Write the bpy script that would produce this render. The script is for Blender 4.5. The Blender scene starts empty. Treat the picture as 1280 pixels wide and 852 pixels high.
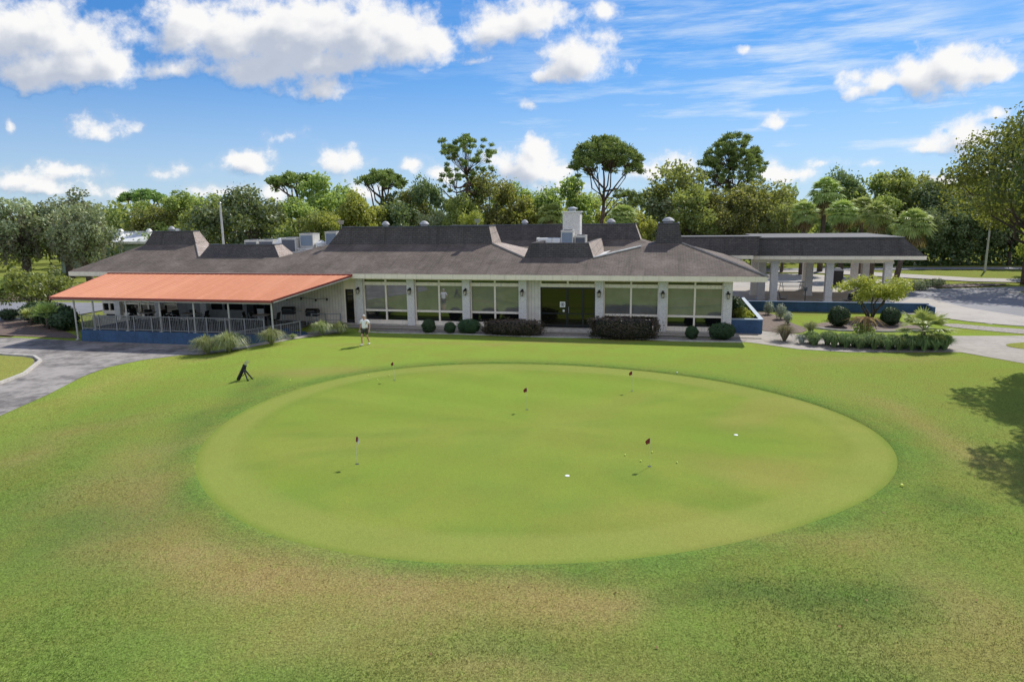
import bpy, bmesh, math, random
from mathutils import Vector, Matrix, noise, Quaternion
R = math.radians
C = bpy.context.scene.collection
SC = bpy.context.scene
rnd = random.Random(7)

# ------------------------------------------------------------------ helpers
class MB:
    def __init__(s): s.v = []; s.f = []; s.tone = []
    def add(s, vs, fs, tone=0.5):
        o = len(s.v); s.v += [tuple(p) for p in vs]; s.tone += [tone] * len(vs)
        s.f += [tuple(i + o for i in f) for f in fs]; return s
    def poly(s, *pts, tone=.5): return s.add(pts, [tuple(range(len(pts)))], tone)
    def box(s, x0, x1, y0, y1, z0, z1):
        return s.add([(x0,y0,z0),(x1,y0,z0),(x1,y1,z0),(x0,y1,z0),(x0,y0,z1),(x1,y0,z1),(x1,y1,z1),(x0,y1,z1)],
                     [(0,3,2,1),(4,5,6,7),(0,1,5,4),(1,2,6,5),(2,3,7,6),(3,0,4,7)])
    def frustum(s, a, za, b, zb):   # a,b = (x0,x1,y0,y1)
        return s.add([(a[0],a[2],za),(a[1],a[2],za),(a[1],a[3],za),(a[0],a[3],za),(b[0],b[2],zb),(b[1],b[2],zb),(b[1],b[3],zb),(b[0],b[3],zb)],
                     [(0,3,2,1),(4,5,6,7),(0,1,5,4),(1,2,6,5),(2,3,7,6),(3,0,4,7)])
    def tube(s, pts, r, n=8, tone=.5, cap=True):
        pts = [Vector(p) for p in pts]; rs = r if isinstance(r, (list, tuple)) else [r] * len(pts)
        vs = []; fs = []
        for i, p in enumerate(pts):
            d = (pts[min(i+1, len(pts)-1)] - pts[max(i-1, 0)]).normalized()
            a = Vector((1,0,0)) if abs(d.x) < .8 else Vector((0,1,0))
            e1 = d.cross(a).normalized(); e2 = d.cross(e1)
            for k in range(n):
                t = 2*math.pi*k/n; vs.append(p + (e1*math.cos(t) + e2*math.sin(t)) * rs[i])
        for i in range(len(pts)-1):
            for k in range(n):
                fs.append((i*n+k, i*n+(k+1)%n, (i+1)*n+(k+1)%n, (i+1)*n+k))
        if cap: fs.append(tuple(range(n-1,-1,-1))); fs.append(tuple((len(pts)-1)*n+k for k in range(n)))
        return s.add(vs, fs, tone)
    def lathe(s, prof, cx=0, cy=0, n=20):
        vs = []; fs = []
        for (r, z) in prof:
            for k in range(n):
                t = 2*math.pi*k/n; vs.append((cx+r*math.cos(t), cy+r*math.sin(t), z))
        for i in range(len(prof)-1):
            for k in range(n): fs.append((i*n+k, i*n+(k+1)%n, (i+1)*n+(k+1)%n, (i+1)*n+k))
        fs.append(tuple(range(n-1,-1,-1))); fs.append(tuple((len(prof)-1)*n+k for k in range(n)))
        return s.add(vs, fs)
    def mesh(s, name, mat, smooth=False, tone=False):
        me = bpy.data.meshes.new(name); me.from_pydata(s.v, [], s.f); me.validate(); me.update()
        if smooth: me.polygons.foreach_set('use_smooth', [True]*len(me.polygons))
        if tone:
            a = me.attributes.new('tone', 'FLOAT', 'POINT'); a.data.foreach_set('value', s.tone)
        me.materials.append(mat); return me
    def build(s, name, mat, parent=None, smooth=False, tone=False, bevel=0, loc=None):
        me = s.mesh(name, mat, smooth, tone)
        if bevel:
            bm = bmesh.new(); bm.from_mesh(me)
            bmesh.ops.bevel(bm, geom=list(bm.edges), offset=bevel, segments=2, affect='EDGES', clamp_overlap=True)
            bm.to_mesh(me); bm.free()
        return link(name, me, parent, loc)

def link(name, me, parent=None, loc=None):
    o = bpy.data.objects.new(name, me); C.objects.link(o)
    if parent is not None: o.parent = parent
    if loc is not None: o.location = loc
    return o
def tag(o, label, cat, group=None, kind=None):
    if label: o['label'] = label
    if cat: o['category'] = cat
    if group: o['group'] = group
    if kind: o['kind'] = kind
    return o
def thing(name, label, cat, loc=(0,0,0), rz=0, group=None):
    o = bpy.data.objects.new(name, None); C.objects.link(o); o.empty_display_size = .2
    o.location = loc; o.rotation_euler = (0,0,rz); return tag(o, label, cat, group)
def struct(o): o['kind'] = 'structure'; return o
def dup(root, loc, rz, label, scale=None):
    def cp(o, par):
        c = o.copy(); C.objects.link(c)
        if par is not None: c.parent = par
        for ch in [x for x in o.children]: cp(ch, c)
        return c
    r = cp(root, None); r.location = loc; r.rotation_euler = (0,0,rz); r['label'] = label
    if scale: r.scale = scale
    return r

# ------------------------------------------------------------------ site frame: the clubhouse front is turned 13 degrees
TH = R(13); U = Vector((math.cos(TH), -math.sin(TH), 0)); V = Vector((math.sin(TH), math.cos(TH), 0)); O = Vector((0, 43.75, 0))
def W(s, t, z=0): return O + U*s + V*t + Vector((0,0,z))
def sstep(a, b, x):
    t = max(0., min(1., (x-a)/(b-a))); return t*t*(3-2*t)
def H(x, y): return -.5*sstep(-12.5, -18.5, x)

# ------------------------------------------------------------------ materials
def newmat(name):
    m = bpy.data.materials.new(name); m.use_nodes = True; nt = m.node_tree; nt.nodes.clear()
    return m, nt
class NT:
    def __init__(s, nt): s.nt = nt
    def n(s, typ, **kw):
        nd = s.nt.nodes.new(typ)
        for k, v in kw.items():
            if k.startswith('i_'): 
                key = k[2:]; key = int(key) if key.isdigit() else key.replace('_', ' ')
                s.set(nd.inputs[key], v)
            else: setattr(nd, k, v)
        return nd
    def set(s, sock, v):
        if isinstance(v, bpy.types.NodeSocket): s.nt.links.new(v, sock)
        elif isinstance(v, (tuple, list)) and len(v) == 3 and sock.type == 'RGBA': sock.default_value = (*v, 1)
        else: sock.default_value = v
    def math(s, op, a, b=0., c=None, clamp=False):
        nd = s.n('ShaderNodeMath', operation=op, use_clamp=clamp); s.set(nd.inputs[0], a); s.set(nd.inputs[1], b)
        if c is not None: s.set(nd.inputs[2], c)
        return nd.outputs[0]
    def mix(s, f, a, b, blend='MIX'):
        nd = s.n('ShaderNodeMix', data_type='RGBA', blend_type=blend); s.set(nd.inputs[0], f); s.set(nd.inputs[6], a); s.set(nd.inputs[7], b)
        return nd.outputs[2]
    def noise(s, vec, scale, detail=3, rough=.6, out=0):
        nd = s.n('ShaderNodeTexNoise'); s.set(nd.inputs['Vector'], vec); nd.inputs['Scale'].default_value = scale
        nd.inputs['Detail'].default_value = detail; nd.inputs['Roughness'].default_value = rough
        return nd.outputs[out]
    def ramp(s, fac, a, b):   # smooth map a..b -> 0..1
        nd = s.n('ShaderNodeMapRange', interpolation_type='SMOOTHSTEP'); s.set(nd.inputs[0], fac); nd.inputs[1].default_value = a; nd.inputs[2].default_value = b
        return nd.outputs[0]
    def pos(s): return s.n('ShaderNodeNewGeometry').outputs['Position']
    def obj(s): return s.n('ShaderNodeTexCoord').outputs['Object']
    def attr(s, name, out='Fac'): return s.n('ShaderNodeAttribute', attribute_name=name).outputs[out]
    def bump(s, h, strength=.3, dist=.02):
        return s.n('ShaderNodeBump', i_Strength=strength, i_Distance=dist, i_Height=h).outputs[0]
    def princ(s, col, rough=.7, normal=None, **kw):
        p = s.n('ShaderNodeBsdfPrincipled'); s.set(p.inputs['Base Color'], col); s.set(p.inputs['Roughness'], rough)
        if normal is not None: s.set(p.inputs['Normal'], normal)
        for k, v in kw.items(): s.set(p.inputs[k.replace('_', ' ')], v)
        return p.outputs[0]
    def out(s, sh): s.set(s.n('ShaderNodeOutputMaterial').inputs[0], sh)

def simple(name, col, rough=.6, var=.12, scale=3., bump=0., metal=0., spec=None, streak=False):
    m, nt = newmat(name); k = NT(nt); v = k.obj()
    n1 = k.noise(v, scale, 5, .65); n2 = k.noise(v, scale*9, 3)
    f = k.math('ADD', k.math('MULTIPLY', n1, .65), k.math('MULTIPLY', n2, .35))
    dark = tuple(c*(1-var*2) for c in col); lite = tuple(min(1, c*(1+var*1.4)) for c in col)
    c = k.mix(k.ramp(f, .3, .7), dark, lite)
    if streak:
        mp = k.n('ShaderNodeMapping', i_Vector=v, i_Scale=(7., 7., .35)).outputs[0]
        c = k.mix(k.math('MULTIPLY', k.ramp(k.noise(mp, 1.2, 4), .5, .75), .35), c, tuple(x*.45 for x in col))
    kw = dict(Metallic=metal)
    if spec is not None: kw['Specular_IOR_Level'] = spec
    k.out(k.princ(c, rough, k.bump(n2, bump, .01) if bump else None, **kw)); return m

def grass_mat(name, amp, fine):
    m, nt = newmat(name); k = NT(nt); p = k.pos()
    col = k.attr('tint', 'Color')
    big = k.noise(p, .55, 5, .6); mid = k.noise(p, 3.2, 4, .65)
    g1 = k.noise(p, fine, 2, .7); g2 = k.noise(p, fine*2.9, 1, .5)
    hue = k.mix(k.math('MULTIPLY', k.ramp(big, .38, .66), .24*amp), col, (.24, .205, .055))
    hue = k.mix(k.math('MULTIPLY', k.ramp(mid, .45, .75), .30*amp), hue, (.085, .16, .018))
    gr = k.math('ADD', k.math('MULTIPLY', g1, .55), k.math('MULTIPLY', g2, .45))
    val = k.math('MULTIPLY_ADD', k.math('SUBTRACT', gr, .5), 2.6*amp, 1.0)
    val = k.math('MULTIPLY', val, k.math('MULTIPLY_ADD', k.math('SUBTRACT', mid, .5), .5*amp, 1.0))
    hs = k.n('ShaderNodeHueSaturation', i_Value=val, i_Color=hue).outputs[0]
    nb = k.bump(gr, .55*amp, .035)
    d = k.n('ShaderNodeBsdfDiffuse', i_Color=hs, i_Normal=nb).outputs[0]
    k.out(d); return m
M = {}
M['lawn'] = grass_mat('lawn grass', 1.25, 19.)
def blades():
    m, nt = newmat('turf blades'); k = NT(nt); c = k.attr('tint', 'Color')
    mx = k.n('ShaderNodeMixShader', i_0=.4); k.set(mx.inputs[1], k.n('ShaderNodeBsdfDiffuse', i_Color=c).outputs[0]); k.set(mx.inputs[2], k.n('ShaderNodeBsdfTranslucent', i_Color=c).outputs[0]); k.out(mx.outputs[0]); return m
M['blades'] = blades()
M['green'] = grass_mat('putting green turf', .55, 30.)

def pave(name, base, stain, cover=.5, scale=.35, grain=40., joints=None):
    m, nt = newmat(name); k = NT(nt); p = k.pos()
    n1 = k.noise(p, scale, 6, .68); n2 = k.noise(p, scale*5, 5, .7); g = k.noise(p, grain, 2)
    f = k.ramp(k.math('ADD', k.math('MULTIPLY', n1, .6), k.math('MULTIPLY', n2, .4)), cover-.1, cover+.12)
    c = k.mix(f, base, stain)
    c = k.mix(k.math('MULTIPLY', g, .45), c, tuple(x*.55 for x in base))
    if joints:
        br = k.n('ShaderNodeTexBrick', offset=0.0, i_Vector=p, i_Scale=1., i_Color1=(1,1,1), i_Color2=(1,1,1), i_Mortar=(0,0,0)); br.inputs['Mortar Size'].default_value = .012
        br.inputs['Brick Width'].default_value = joints; br.inputs['Row Height'].default_value = joints
        c = k.mix(.55, c, br.outputs['Color'], 'MULTIPLY')
    k.out(k.princ(c, .9, k.bump(g, .25, .01))); return m
M['drive'] = pave('worn driveway asphalt', (.36,.33,.30), (.085,.076,.07), .50, .36)
M['asphalt'] = pave('sun bleached asphalt', (.25,.25,.265), (.19,.19,.2), .5, .2)
M['walk'] = pave('broom finished concrete', (.40,.36,.31), (.29,.26,.22), .52, .6, 40, 2.4)
M['apron'] = pave('pale concrete apron', (.42,.385,.34), (.30,.27,.235), .55, .5)
M['gravel'] = pave('river stone bed', (.40,.36,.31), (.14,.115,.10), .5, 7., 26)
M['mulch'] = pave('bark mulch', (.14,.095,.07), (.26,.2,.16), .56, 5., 30)
M['kerb'] = simple('kerb concrete', (.48,.45,.40), .9, .15)
M['soil'] = simple('bare soil', (.12,.095,.07), .95, .3, 2)

def shingle(name, c1, c2, streak=.5):
    m, nt = newmat(name); k = NT(nt); v = k.obj()
    sx = k.n('ShaderNodeSeparateXYZ', i_0=v); 
    h = k.math('ADD', k.math('MULTIPLY', sx.outputs[1], .95), k.math('MULTIPLY', sx.outputs[2], .85))
    vec = k.n('ShaderNodeCombineXYZ', i_X=k.math('ADD', sx.outputs[0], k.math('MULTIPLY', sx.outputs[1], .02)), i_Y=h).outputs[0]
    br = k.n('ShaderNodeTexBrick', i_Vector=vec, i_Scale=1., i_Color1=c1, i_Color2=c2, i_Mortar=tuple(x*.35 for x in c1))
    br.inputs['Brick Width'].default_value = .33; br.inputs['Row Height'].default_value = .15; br.inputs['Mortar Size'].default_value = .012; br.inputs['Bias'].default_value = -.1
    n1 = k.noise(v, .5, 6, .7); n2 = k.ramp(k.noise(v, 7, 5, .75), .35, .65)
    c = k.mix(k.math('MULTIPLY', k.ramp(n1, .42, .68), streak), br.outputs['Color'], tuple(x*1.55 for x in c2))
    mp = k.n('ShaderNodeMapping', i_Vector=v, i_Scale=(1.6, .12, .12)).outputs[0]
    c = k.mix(k.math('MULTIPLY', k.ramp(k.noise(mp, 1.1, 5, .7), .52, .72), .5), c, tuple(x*.42 for x in c1))
    c = k.mix(k.math('MULTIPLY', n2, .5), c, tuple(x*.45 for x in c1))
    k.out(k.princ(c, .92, k.bump(br.outputs['Fac'], -.4, .015), Specular_IOR_Level=.2)); return m
M['shingle'] = shingle('weathered roof shingle', (.150,.121,.100), (.198,.162,.136))
M['mansard'] = shingle('charcoal mansard shingle', (.105,.097,.095), (.140,.128,.122), .25)
M['tan'] = shingle('tan shingle with painted sunlight', (.40,.33,.285), (.50,.42,.365), .3)  # paler shingle for right-facing faces and slopes: sunlight put into the colour
M['ridge'] = simple('pale ridge cap', (.34,.30,.27), .9, .2)
M['cream'] = simple('cream painted wood', (.94,.84,.70), .6, .04, 1.5, streak=True)
M['white'] = simple('white metal paint', (.80,.80,.78), .45, .05, 2)
M['trimred'] = simple('brick red metal trim', (.30,.06,.045), .5, .1)
M['blue'] = simple('blue masonry paint', (.045,.10,.195), .85, .16, 1.2, .15, streak=True)
M['bluecap'] = simple('pale blue wall cap', (.42,.50,.58), .8, .12)
M['grey'] = simple('grey galvanised steel', (.40,.41,.42), .4, .1, 5, metal=.5)
M['hvac'] = simple('beige unit casing', (.62,.60,.55), .5, .08)
M['edge'] = simple('dull grey roof edge metal', (.085,.085,.09), .85, .1)
M['vent'] = simple('dull aluminium vent', (.42,.42,.43), .65, .1, 6)
M['wing'] = simple('grey patio wall with painted shade', (.34,.345,.34), .8, .12, 1.5, streak=True)  # darkened siding: the shade under the awning is put into the wall colour
M['coil'] = simple('dark condenser coil', (.10,.11,.13), .6, .2, 30)
M['coilblue'] = simple('blue grey condenser grille', (.22,.27,.34), .6, .2, 30)
M['black'] = simple('black painted metal', (.012,.012,.013), .4, .2)
M['blackcloth'] = simple('black nylon', (.012,.013,.012), .8, .3, 12)
M['membrane'] = simple('white roof membrane', (.62,.62,.60), .8, .18, .8)
M['void'] = simple('dark interior', (.012,.012,.013), .9, .2)
M['rail'] = simple('pale aluminium railing', (.26,.27,.28), .5, .08, 4, metal=.2)
M['postgrey'] = simple('weathered post', (.50,.49,.46), .6, .12)
M['brownpost'] = simple('brown patio steel', (.12,.09,.07), .6, .2)
M['deck'] = pave('patio deck concrete', (.17,.18,.19), (.10,.105,.11), .5, .8)
M['greenwall'] = simple('pale green metal siding', (.38,.46,.38), .6, .08)
M['bark'] = simple('grey brown bark', (.11,.085,.065), .95, .35, 6, .6)
M['pinebark'] = simple('pine bark', (.13,.085,.06), .95, .35, 5, .6)
M['glassbulb'] = simple('frosted lantern glass', (.55,.5,.4), .3, .05)
M['ballyellow'] = simple('yellow golf ball', (.75,.85,.12), .35, .03)
M['ballwhite'] = simple('white golf ball', (.85,.85,.82), .35, .03)
M['red'] = simple('dark red flag cloth', (.22,.03,.025), .8, .2, 9)
M['flagwhite'] = simple('white flag cloth', (.8,.78,.76), .8, .08, 9)

def stone():
    m, nt = newmat('white split face stone'); k = NT(nt); v = k.obj()
    vo = k.n('ShaderNodeTexVoronoi', i_Vector=v, i_Scale=9.); n = k.noise(v, 22, 4, .7)
    h = k.math('ADD', vo.outputs[0], k.math('MULTIPLY', n, .6))
    c = k.mix(k.ramp(h, .25, .95), (.60,.57,.54), (.76,.73,.69)); k.out(k.princ(c, .85, k.bump(h, .8, .03))); return m
M['stone'] = stone()
def siding():
    m, nt = newmat('cream vertical board siding'); k = NT(nt); v = k.obj()
    x = k.n('ShaderNodeSeparateXYZ', i_0=v).outputs[0]
    g = k.math('FRACT', k.math('MULTIPLY', x, 4.6)); gr = k.math('LESS_THAN', g, .1)
    n = k.noise(v, 1.6, 5)
    c = k.mix(k.ramp(n, .3, .7), (.62,.57,.50), (.76,.71,.62)); c = k.mix(k.math('MULTIPLY', gr, .6), c, (.2,.18,.15))
    k.out(k.princ(c, .75, k.bump(gr, -.6, .01))); return m
M['siding'] = siding()
def awnmat():
    m, nt = newmat('salmon red standing seam metal'); k = NT(nt); v = k.obj()
    mp = k.n('ShaderNodeMapping', i_Vector=v, i_Scale=(1.1, .06, .06)).outputs[0]
    n = k.noise(mp, 1.6, 5, .7); n2 = k.noise(v, 3., 4)
    c = k.mix(k.ramp(n, .38, .66), (.62,.24,.115), (.69,.29,.15)); c = k.mix(k.math('MULTIPLY', k.ramp(n2, .5, .8), .3), c, (.80,.38,.30))
    k.out(k.princ(c, .55, None, Specular_IOR_Level=.3)); return m
M['awning'] = awnmat()
def glass(name, col, refl, tint=(.8,.86,.78)):
    m, nt = newmat(name); k = NT(nt); v = k.obj()
    nb = k.bump(k.noise(v, .9, 2), .05, .02)
    n = k.noise(v, .8, 3)
    base = k.mix(n, tuple(x*.35 for x in col), tuple(x*1.45 for x in col))
    d = k.n('ShaderNodeBsdfDiffuse', i_Color=base).outputs[0]
    g = k.n('ShaderNodeBsdfGlossy', i_Color=tint, i_Roughness=.015, i_Normal=nb).outputs[0]
    mx = k.n('ShaderNodeMixShader', i_0=refl); k.set(mx.inputs[1], d); k.set(mx.inputs[2], g); k.out(mx.outputs[0]); return m
M['glass'] = glass('reflective window glass', (.185,.182,.165), .18, (.76,.78,.88))
M['glassdark'] = glass('dark lower glass', (.008,.008,.009), .13)
M['doorglass'] = glass('bronze door glass', (.010,.010,.006), .06, (.85,.85,.65))

def leafmat(name, dark, lite, trans=.55, yellow=None, gloss=.04):
    m, nt = newmat(name); k = NT(nt)
    t = k.attr('tone'); oi = k.n('ShaderNodeObjectInfo').outputs['Random']
    c = k.mix(t, dark, lite)
    c = k.n('ShaderNodeHueSaturation', i_Color=c, i_Hue=k.math('MULTIPLY_ADD', oi, .03, .485), i_Value=k.math('MULTIPLY_ADD', oi, .35, .82)).outputs[0]
    d = k.n('ShaderNodeBsdfDiffuse', i_Color=c).outputs[0]
    tr = k.n('ShaderNodeBsdfTranslucent', i_Color=k.mix(.35, c, (.40,.42,.04), 'MIX')).outputs[0]
    mx = k.n('ShaderNodeMixShader', i_0=trans); k.set(mx.inputs[1], d); k.set(mx.inputs[2], tr)
    gl = k.n('ShaderNodeBsdfGlossy', i_Roughness=.5, i_Color=(.9,.9,.9)).outputs[0]
    m2 = k.n('ShaderNodeMixShader', i_0=gloss); k.set(m2.inputs[1], mx.outputs[0]); k.set(m2.inputs[2], gl)
    k.out(m2.outputs[0]); return m
M['leaf'] = leafmat('mid green leaves', (0.155,0.239,0.062), (0.437,0.539,0.130))
M['leafyellow'] = leafmat('yellow green leaves', (0.184,0.230,0.040), (0.529,0.540,0.092))
M['leafbush'] = leafmat('olive lime shrub leaves', (.10,.14,.03), (.28,.33,.08))
M['leafoak'] = leafmat('yellow green oak leaves', (0.081,0.115,0.023), (0.253,0.299,0.052), .45)
M['leafoakdark'] = leafmat('dark green oak leaves', (.04,.065,.02), (.12,.16,.04), .35)  # oak leaf colour in a deeper green than the one above
M['leafdark'] = leafmat('dark glossy leaves', (0.065,0.118,0.047), (0.228,0.308,0.107), .32, gloss=.06)
M['leafmoss'] = leafmat('grey green oak leaves', (0.182,0.241,0.121), (0.474,0.530,0.278), .25)
M['leafolive'] = leafmat('olive autumn leaves', (0.132,0.161,0.046), (0.345,0.368,0.103))
M['moss'] = leafmat('hanging grey moss', (.13,.14,.10), (.26,.26,.19), .25, gloss=0)
M['needle'] = leafmat('pine needles', (0.133,0.235,0.068), (0.400,0.535,0.151), .25)
M['frond'] = leafmat('palm fronds', (0.171,0.269,0.073), (0.581,0.670,0.200), .3)
M['deadfrond'] = leafmat('dead palm fronds', (.12,.09,.045), (.36,.28,.15), .3, gloss=0)
M['shrub'] = leafmat('clipped shrub leaves', (0.018,0.048,0.017), (0.065,0.130,0.039), .15)
M['purple'] = leafmat('purple hedge leaves', (.025,.02,.018), (.12,.075,.055), .2)
M['lime'] = leafmat('lime yellow leaves', (0.221,0.265,0.033), (0.533,0.533,0.075), .4)
M['blade'] = leafmat('fountain grass blades', (0.150,0.210,0.060), (0.497,0.524,0.235), .3)
M['bladetan'] = leafmat('tan muhly grass', (.16,.15,.08), (.38,.33,.20), .3)
M['liriope'] = leafmat('liriope leaves', (0.078,0.146,0.049), (0.309,0.419,0.146), .25)
M['silver'] = leafmat('silver foliage', (.22,.27,.18), (.55,.58,.48), .2)
M['rust'] = leafmat('rust brown dead leaves', (.13,.075,.04), (.44,.30,.16), .3, gloss=0)
M['litter'] = leafmat('fallen leaf litter', (.09,.05,.025), (.32,.22,.11), .1, gloss=0)
M['skin'] = simple('skin', (.50,.29,.20), .6, .05)
M['shirt'] = simple('white polo cloth', (.86,.86,.87), .85, .04, 8)
M['shorts'] = simple('dark olive shorts cloth', (.05,.05,.04), .85, .15, 8)
M['hair'] = simple('white hair', (.72,.70,.67), .9, .1, 20)
M['shoe'] = simple('white shoe leather', (.7,.7,.68), .6, .1)

# ------------------------------------------------------------------ ground, lawn, green
GP = [(-9.66,19.79),(-8.05,17.03),(-6.08,15.02),(-4.3,14.03),(-2.45,13.49),(-.06,13.26),(2.32,13.4),(4.53,13.99),(6.7,14.96),(8.87,16.27),(10.55,17.84),(11.22,18.74),(11.98,20.86),(11.99,23.51),(10.8,26.32),(9.01,28.81),(6.61,30.62),(3.82,31.96),(0,32.89),(-3.94,32.75),(-6.48,31.66),(-8.56,29.56),(-9.83,27.04),(-10.31,24.15),(-10.23,21.94)]
GC = Vector((.9, 22.9))
# outline in polar form, smoothed with a few harmonics
pol = sorted((math.atan2(y-GC.y, x-GC.x), math.hypot(x-GC.x, y-GC.y)) for x, y in GP)
def rpol(a):
    n = len(pol)
    for i in range(n):
        a0, r0 = pol[i]; a1, r1 = pol[(i+1) % n]
        if i == n-1: a1 += 2*math.pi
        aa = a if a >= a0 else a + 2*math.pi
        if a0 <= aa <= a1: return r0 + (r1-r0)*(aa-a0)/(a1-a0)
    return pol[0][1]
NS = 240; sm = [rpol(-math.pi + 2*math.pi*i/NS) for i in range(NS)]
for _ in range(60): sm = [(sm[i-1] + 2*sm[i] + sm[(i+1) % NS])/4 for i in range(NS)]
def rgreen(a):
    x = (a+math.pi)/(2*math.pi)*NS; i = int(x) % NS; f = x-int(x); return sm[i]*(1-f)+sm[(i+1) % NS]*f
def gdist(x, y):    # signed distance (approx) to the green's edge, + outside
    dx, dy = x-GC.x, y-GC.y; return math.hypot(dx, dy) - rgreen(math.atan2(dy, dx))
def lerp(a, b, f): return tuple(p+(q-p)*f for p, q in zip(a, b))
def gs(x, y, cx, cy, rx, ry): return math.exp(-(((x-cx)/rx)**2 + ((y-cy)/ry)**2))
BROWN = [(-9.9,17.4,1.0,1.8,.95),(-8.6,15.2,1.3,1.2,.75),(-6.9,13.7,2.2,1.1,.9),(-4.6,12.7,2.,.9,.85),(-2.2,12.1,2.,.8,.9),(.3,11.9,1.8,.8,.8),(1.8,12.0,1.,.5,.5),(-.6,9.9,1.2,.5,.4),(-3.2,10.9,2.2,.7,.55),(6.6,14.2,1.5,.6,.6),(8.3,12.6,1.6,1.6,.55),(7.7,10.4,2.2,1.2,.6),(13.9,23.2,.9,3.2,.65),(13.4,19,.8,2,.5),(-9.4,31.7,2.2,.9,.6),(-15.8,21.1,1.6,1.6,.5),(-15.4,24.2,1.8,1.2,.5),(-11.6,18.8,.9,2.4,.6),(-10.6,21.8,.7,2.0,.45),(.7,10,2.,.6,.4),(-19.3,31,1.2,4,.45),(-17,37.,2.5,.8,.4),(2,38.6,16,.5,.5),(18,33.,4,.9,.5)]
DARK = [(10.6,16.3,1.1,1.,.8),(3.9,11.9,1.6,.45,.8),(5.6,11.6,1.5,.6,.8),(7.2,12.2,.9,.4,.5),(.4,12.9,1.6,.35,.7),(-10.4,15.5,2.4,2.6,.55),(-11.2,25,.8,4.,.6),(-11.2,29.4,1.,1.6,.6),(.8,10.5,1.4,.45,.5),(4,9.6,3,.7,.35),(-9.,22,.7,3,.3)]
def lawn_tint(x, y):
    n = noise.noise(Vector((x*.16, y*.16, 3))); n2 = noise.noise(Vector((x*.5, y*.5, 9)))
    ox, oy = x+1.1*noise.noise(Vector((x*.35, y*.35, 1))), y+.7*noise.noise(Vector((x*.35, y*.35, 5)))
    c = lerp((.120,.185,.040), (.155,.208,.046), .5+n)
    far = sstep(17, 40, y); c = lerp(c, (.205,.285,.048), far*.95)  # brighter with distance: the glow of backlit grass is put into the tint
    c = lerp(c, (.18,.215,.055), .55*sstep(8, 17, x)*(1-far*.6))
    b = min(.95, sum(w*gs(ox, oy, cx, cy, rx, ry) for cx, cy, rx, ry, w in BROWN))
    c = lerp(c, (.270,.215,.088), b*(.9+.5*n2))
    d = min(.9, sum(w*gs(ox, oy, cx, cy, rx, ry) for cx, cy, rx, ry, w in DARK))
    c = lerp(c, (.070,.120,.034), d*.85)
    g = gdist(x, y); col = sstep(1.5, .2, g)
    c = lerp(c, (.088,.160,.036), col*(.70 if b < .3 else .70-.5*b))
    c = lerp(c, (.24,.26,.06), .4*gs(ox, oy, -19.5, 33, 1., 8))
    return tuple(q*w_ for q, w_ in zip(c, (1.16,1.13,1.12)))
def setcol(me, fn):
    a = me.attributes.new('tint', 'FLOAT_COLOR', 'POINT'); d = []
    for v in me.vertices: d += [*fn(v.co.x, v.co.y), 1.]
    a.data.foreach_set('color', d)
mb = MB(); sx0, sx1, sy0, sy1, st_ = -34., 40., 4., 48., .4
nx = int((sx1-sx0)/st_); ny = int((sy1-sy0)/st_)
for j in range(ny+1):
    for i in range(nx+1):
        x = sx0+i*st_; y = sy0+j*st_
        z = H(x, y) + .02*noise.noise(Vector((x*.3, y*.3, 0)))*sstep(0, 3, max(0, gdist(x, y)))*(1-sstep(34, 37, y))
        mb.v.append((x, y, z))
mb.tone = [.5]*len(mb.v)
for j in range(ny):
    for i in range(nx): a = j*(nx+1)+i; mb.f.append((a, a+1, a+nx+2, a+nx+1))
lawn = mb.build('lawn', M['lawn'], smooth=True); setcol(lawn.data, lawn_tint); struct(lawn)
# far ground: one big sheet a little lower
mb = MB(); xs = [-3000,-900,-300,-150,-110,-90,-75,-60,-45,-32,-20,-18.5,-17,-15.5,-14,-12.5,0,15,30,45,60,75,90,110,150,300,900,3000]; ys = [-600,-100,-20,2,20,46,55,65,75,85,95,105,120,150,220,400,1200,4000]
for y in ys:
    for x in xs: mb.v.append((x, y, H(x, y)-.06))
mb.tone = [.5]*len(mb.v)
for j in range(len(ys)-1):
    for i in range(len(xs)-1): a = j*len(xs)+i; mb.f.append((a, a+1, a+len(xs)+1, a+len(xs)))
gr = mb.build('ground', M['lawn']); setcol(gr.data, lambda x, y: (.21,.24,.06)); struct(gr)
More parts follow.
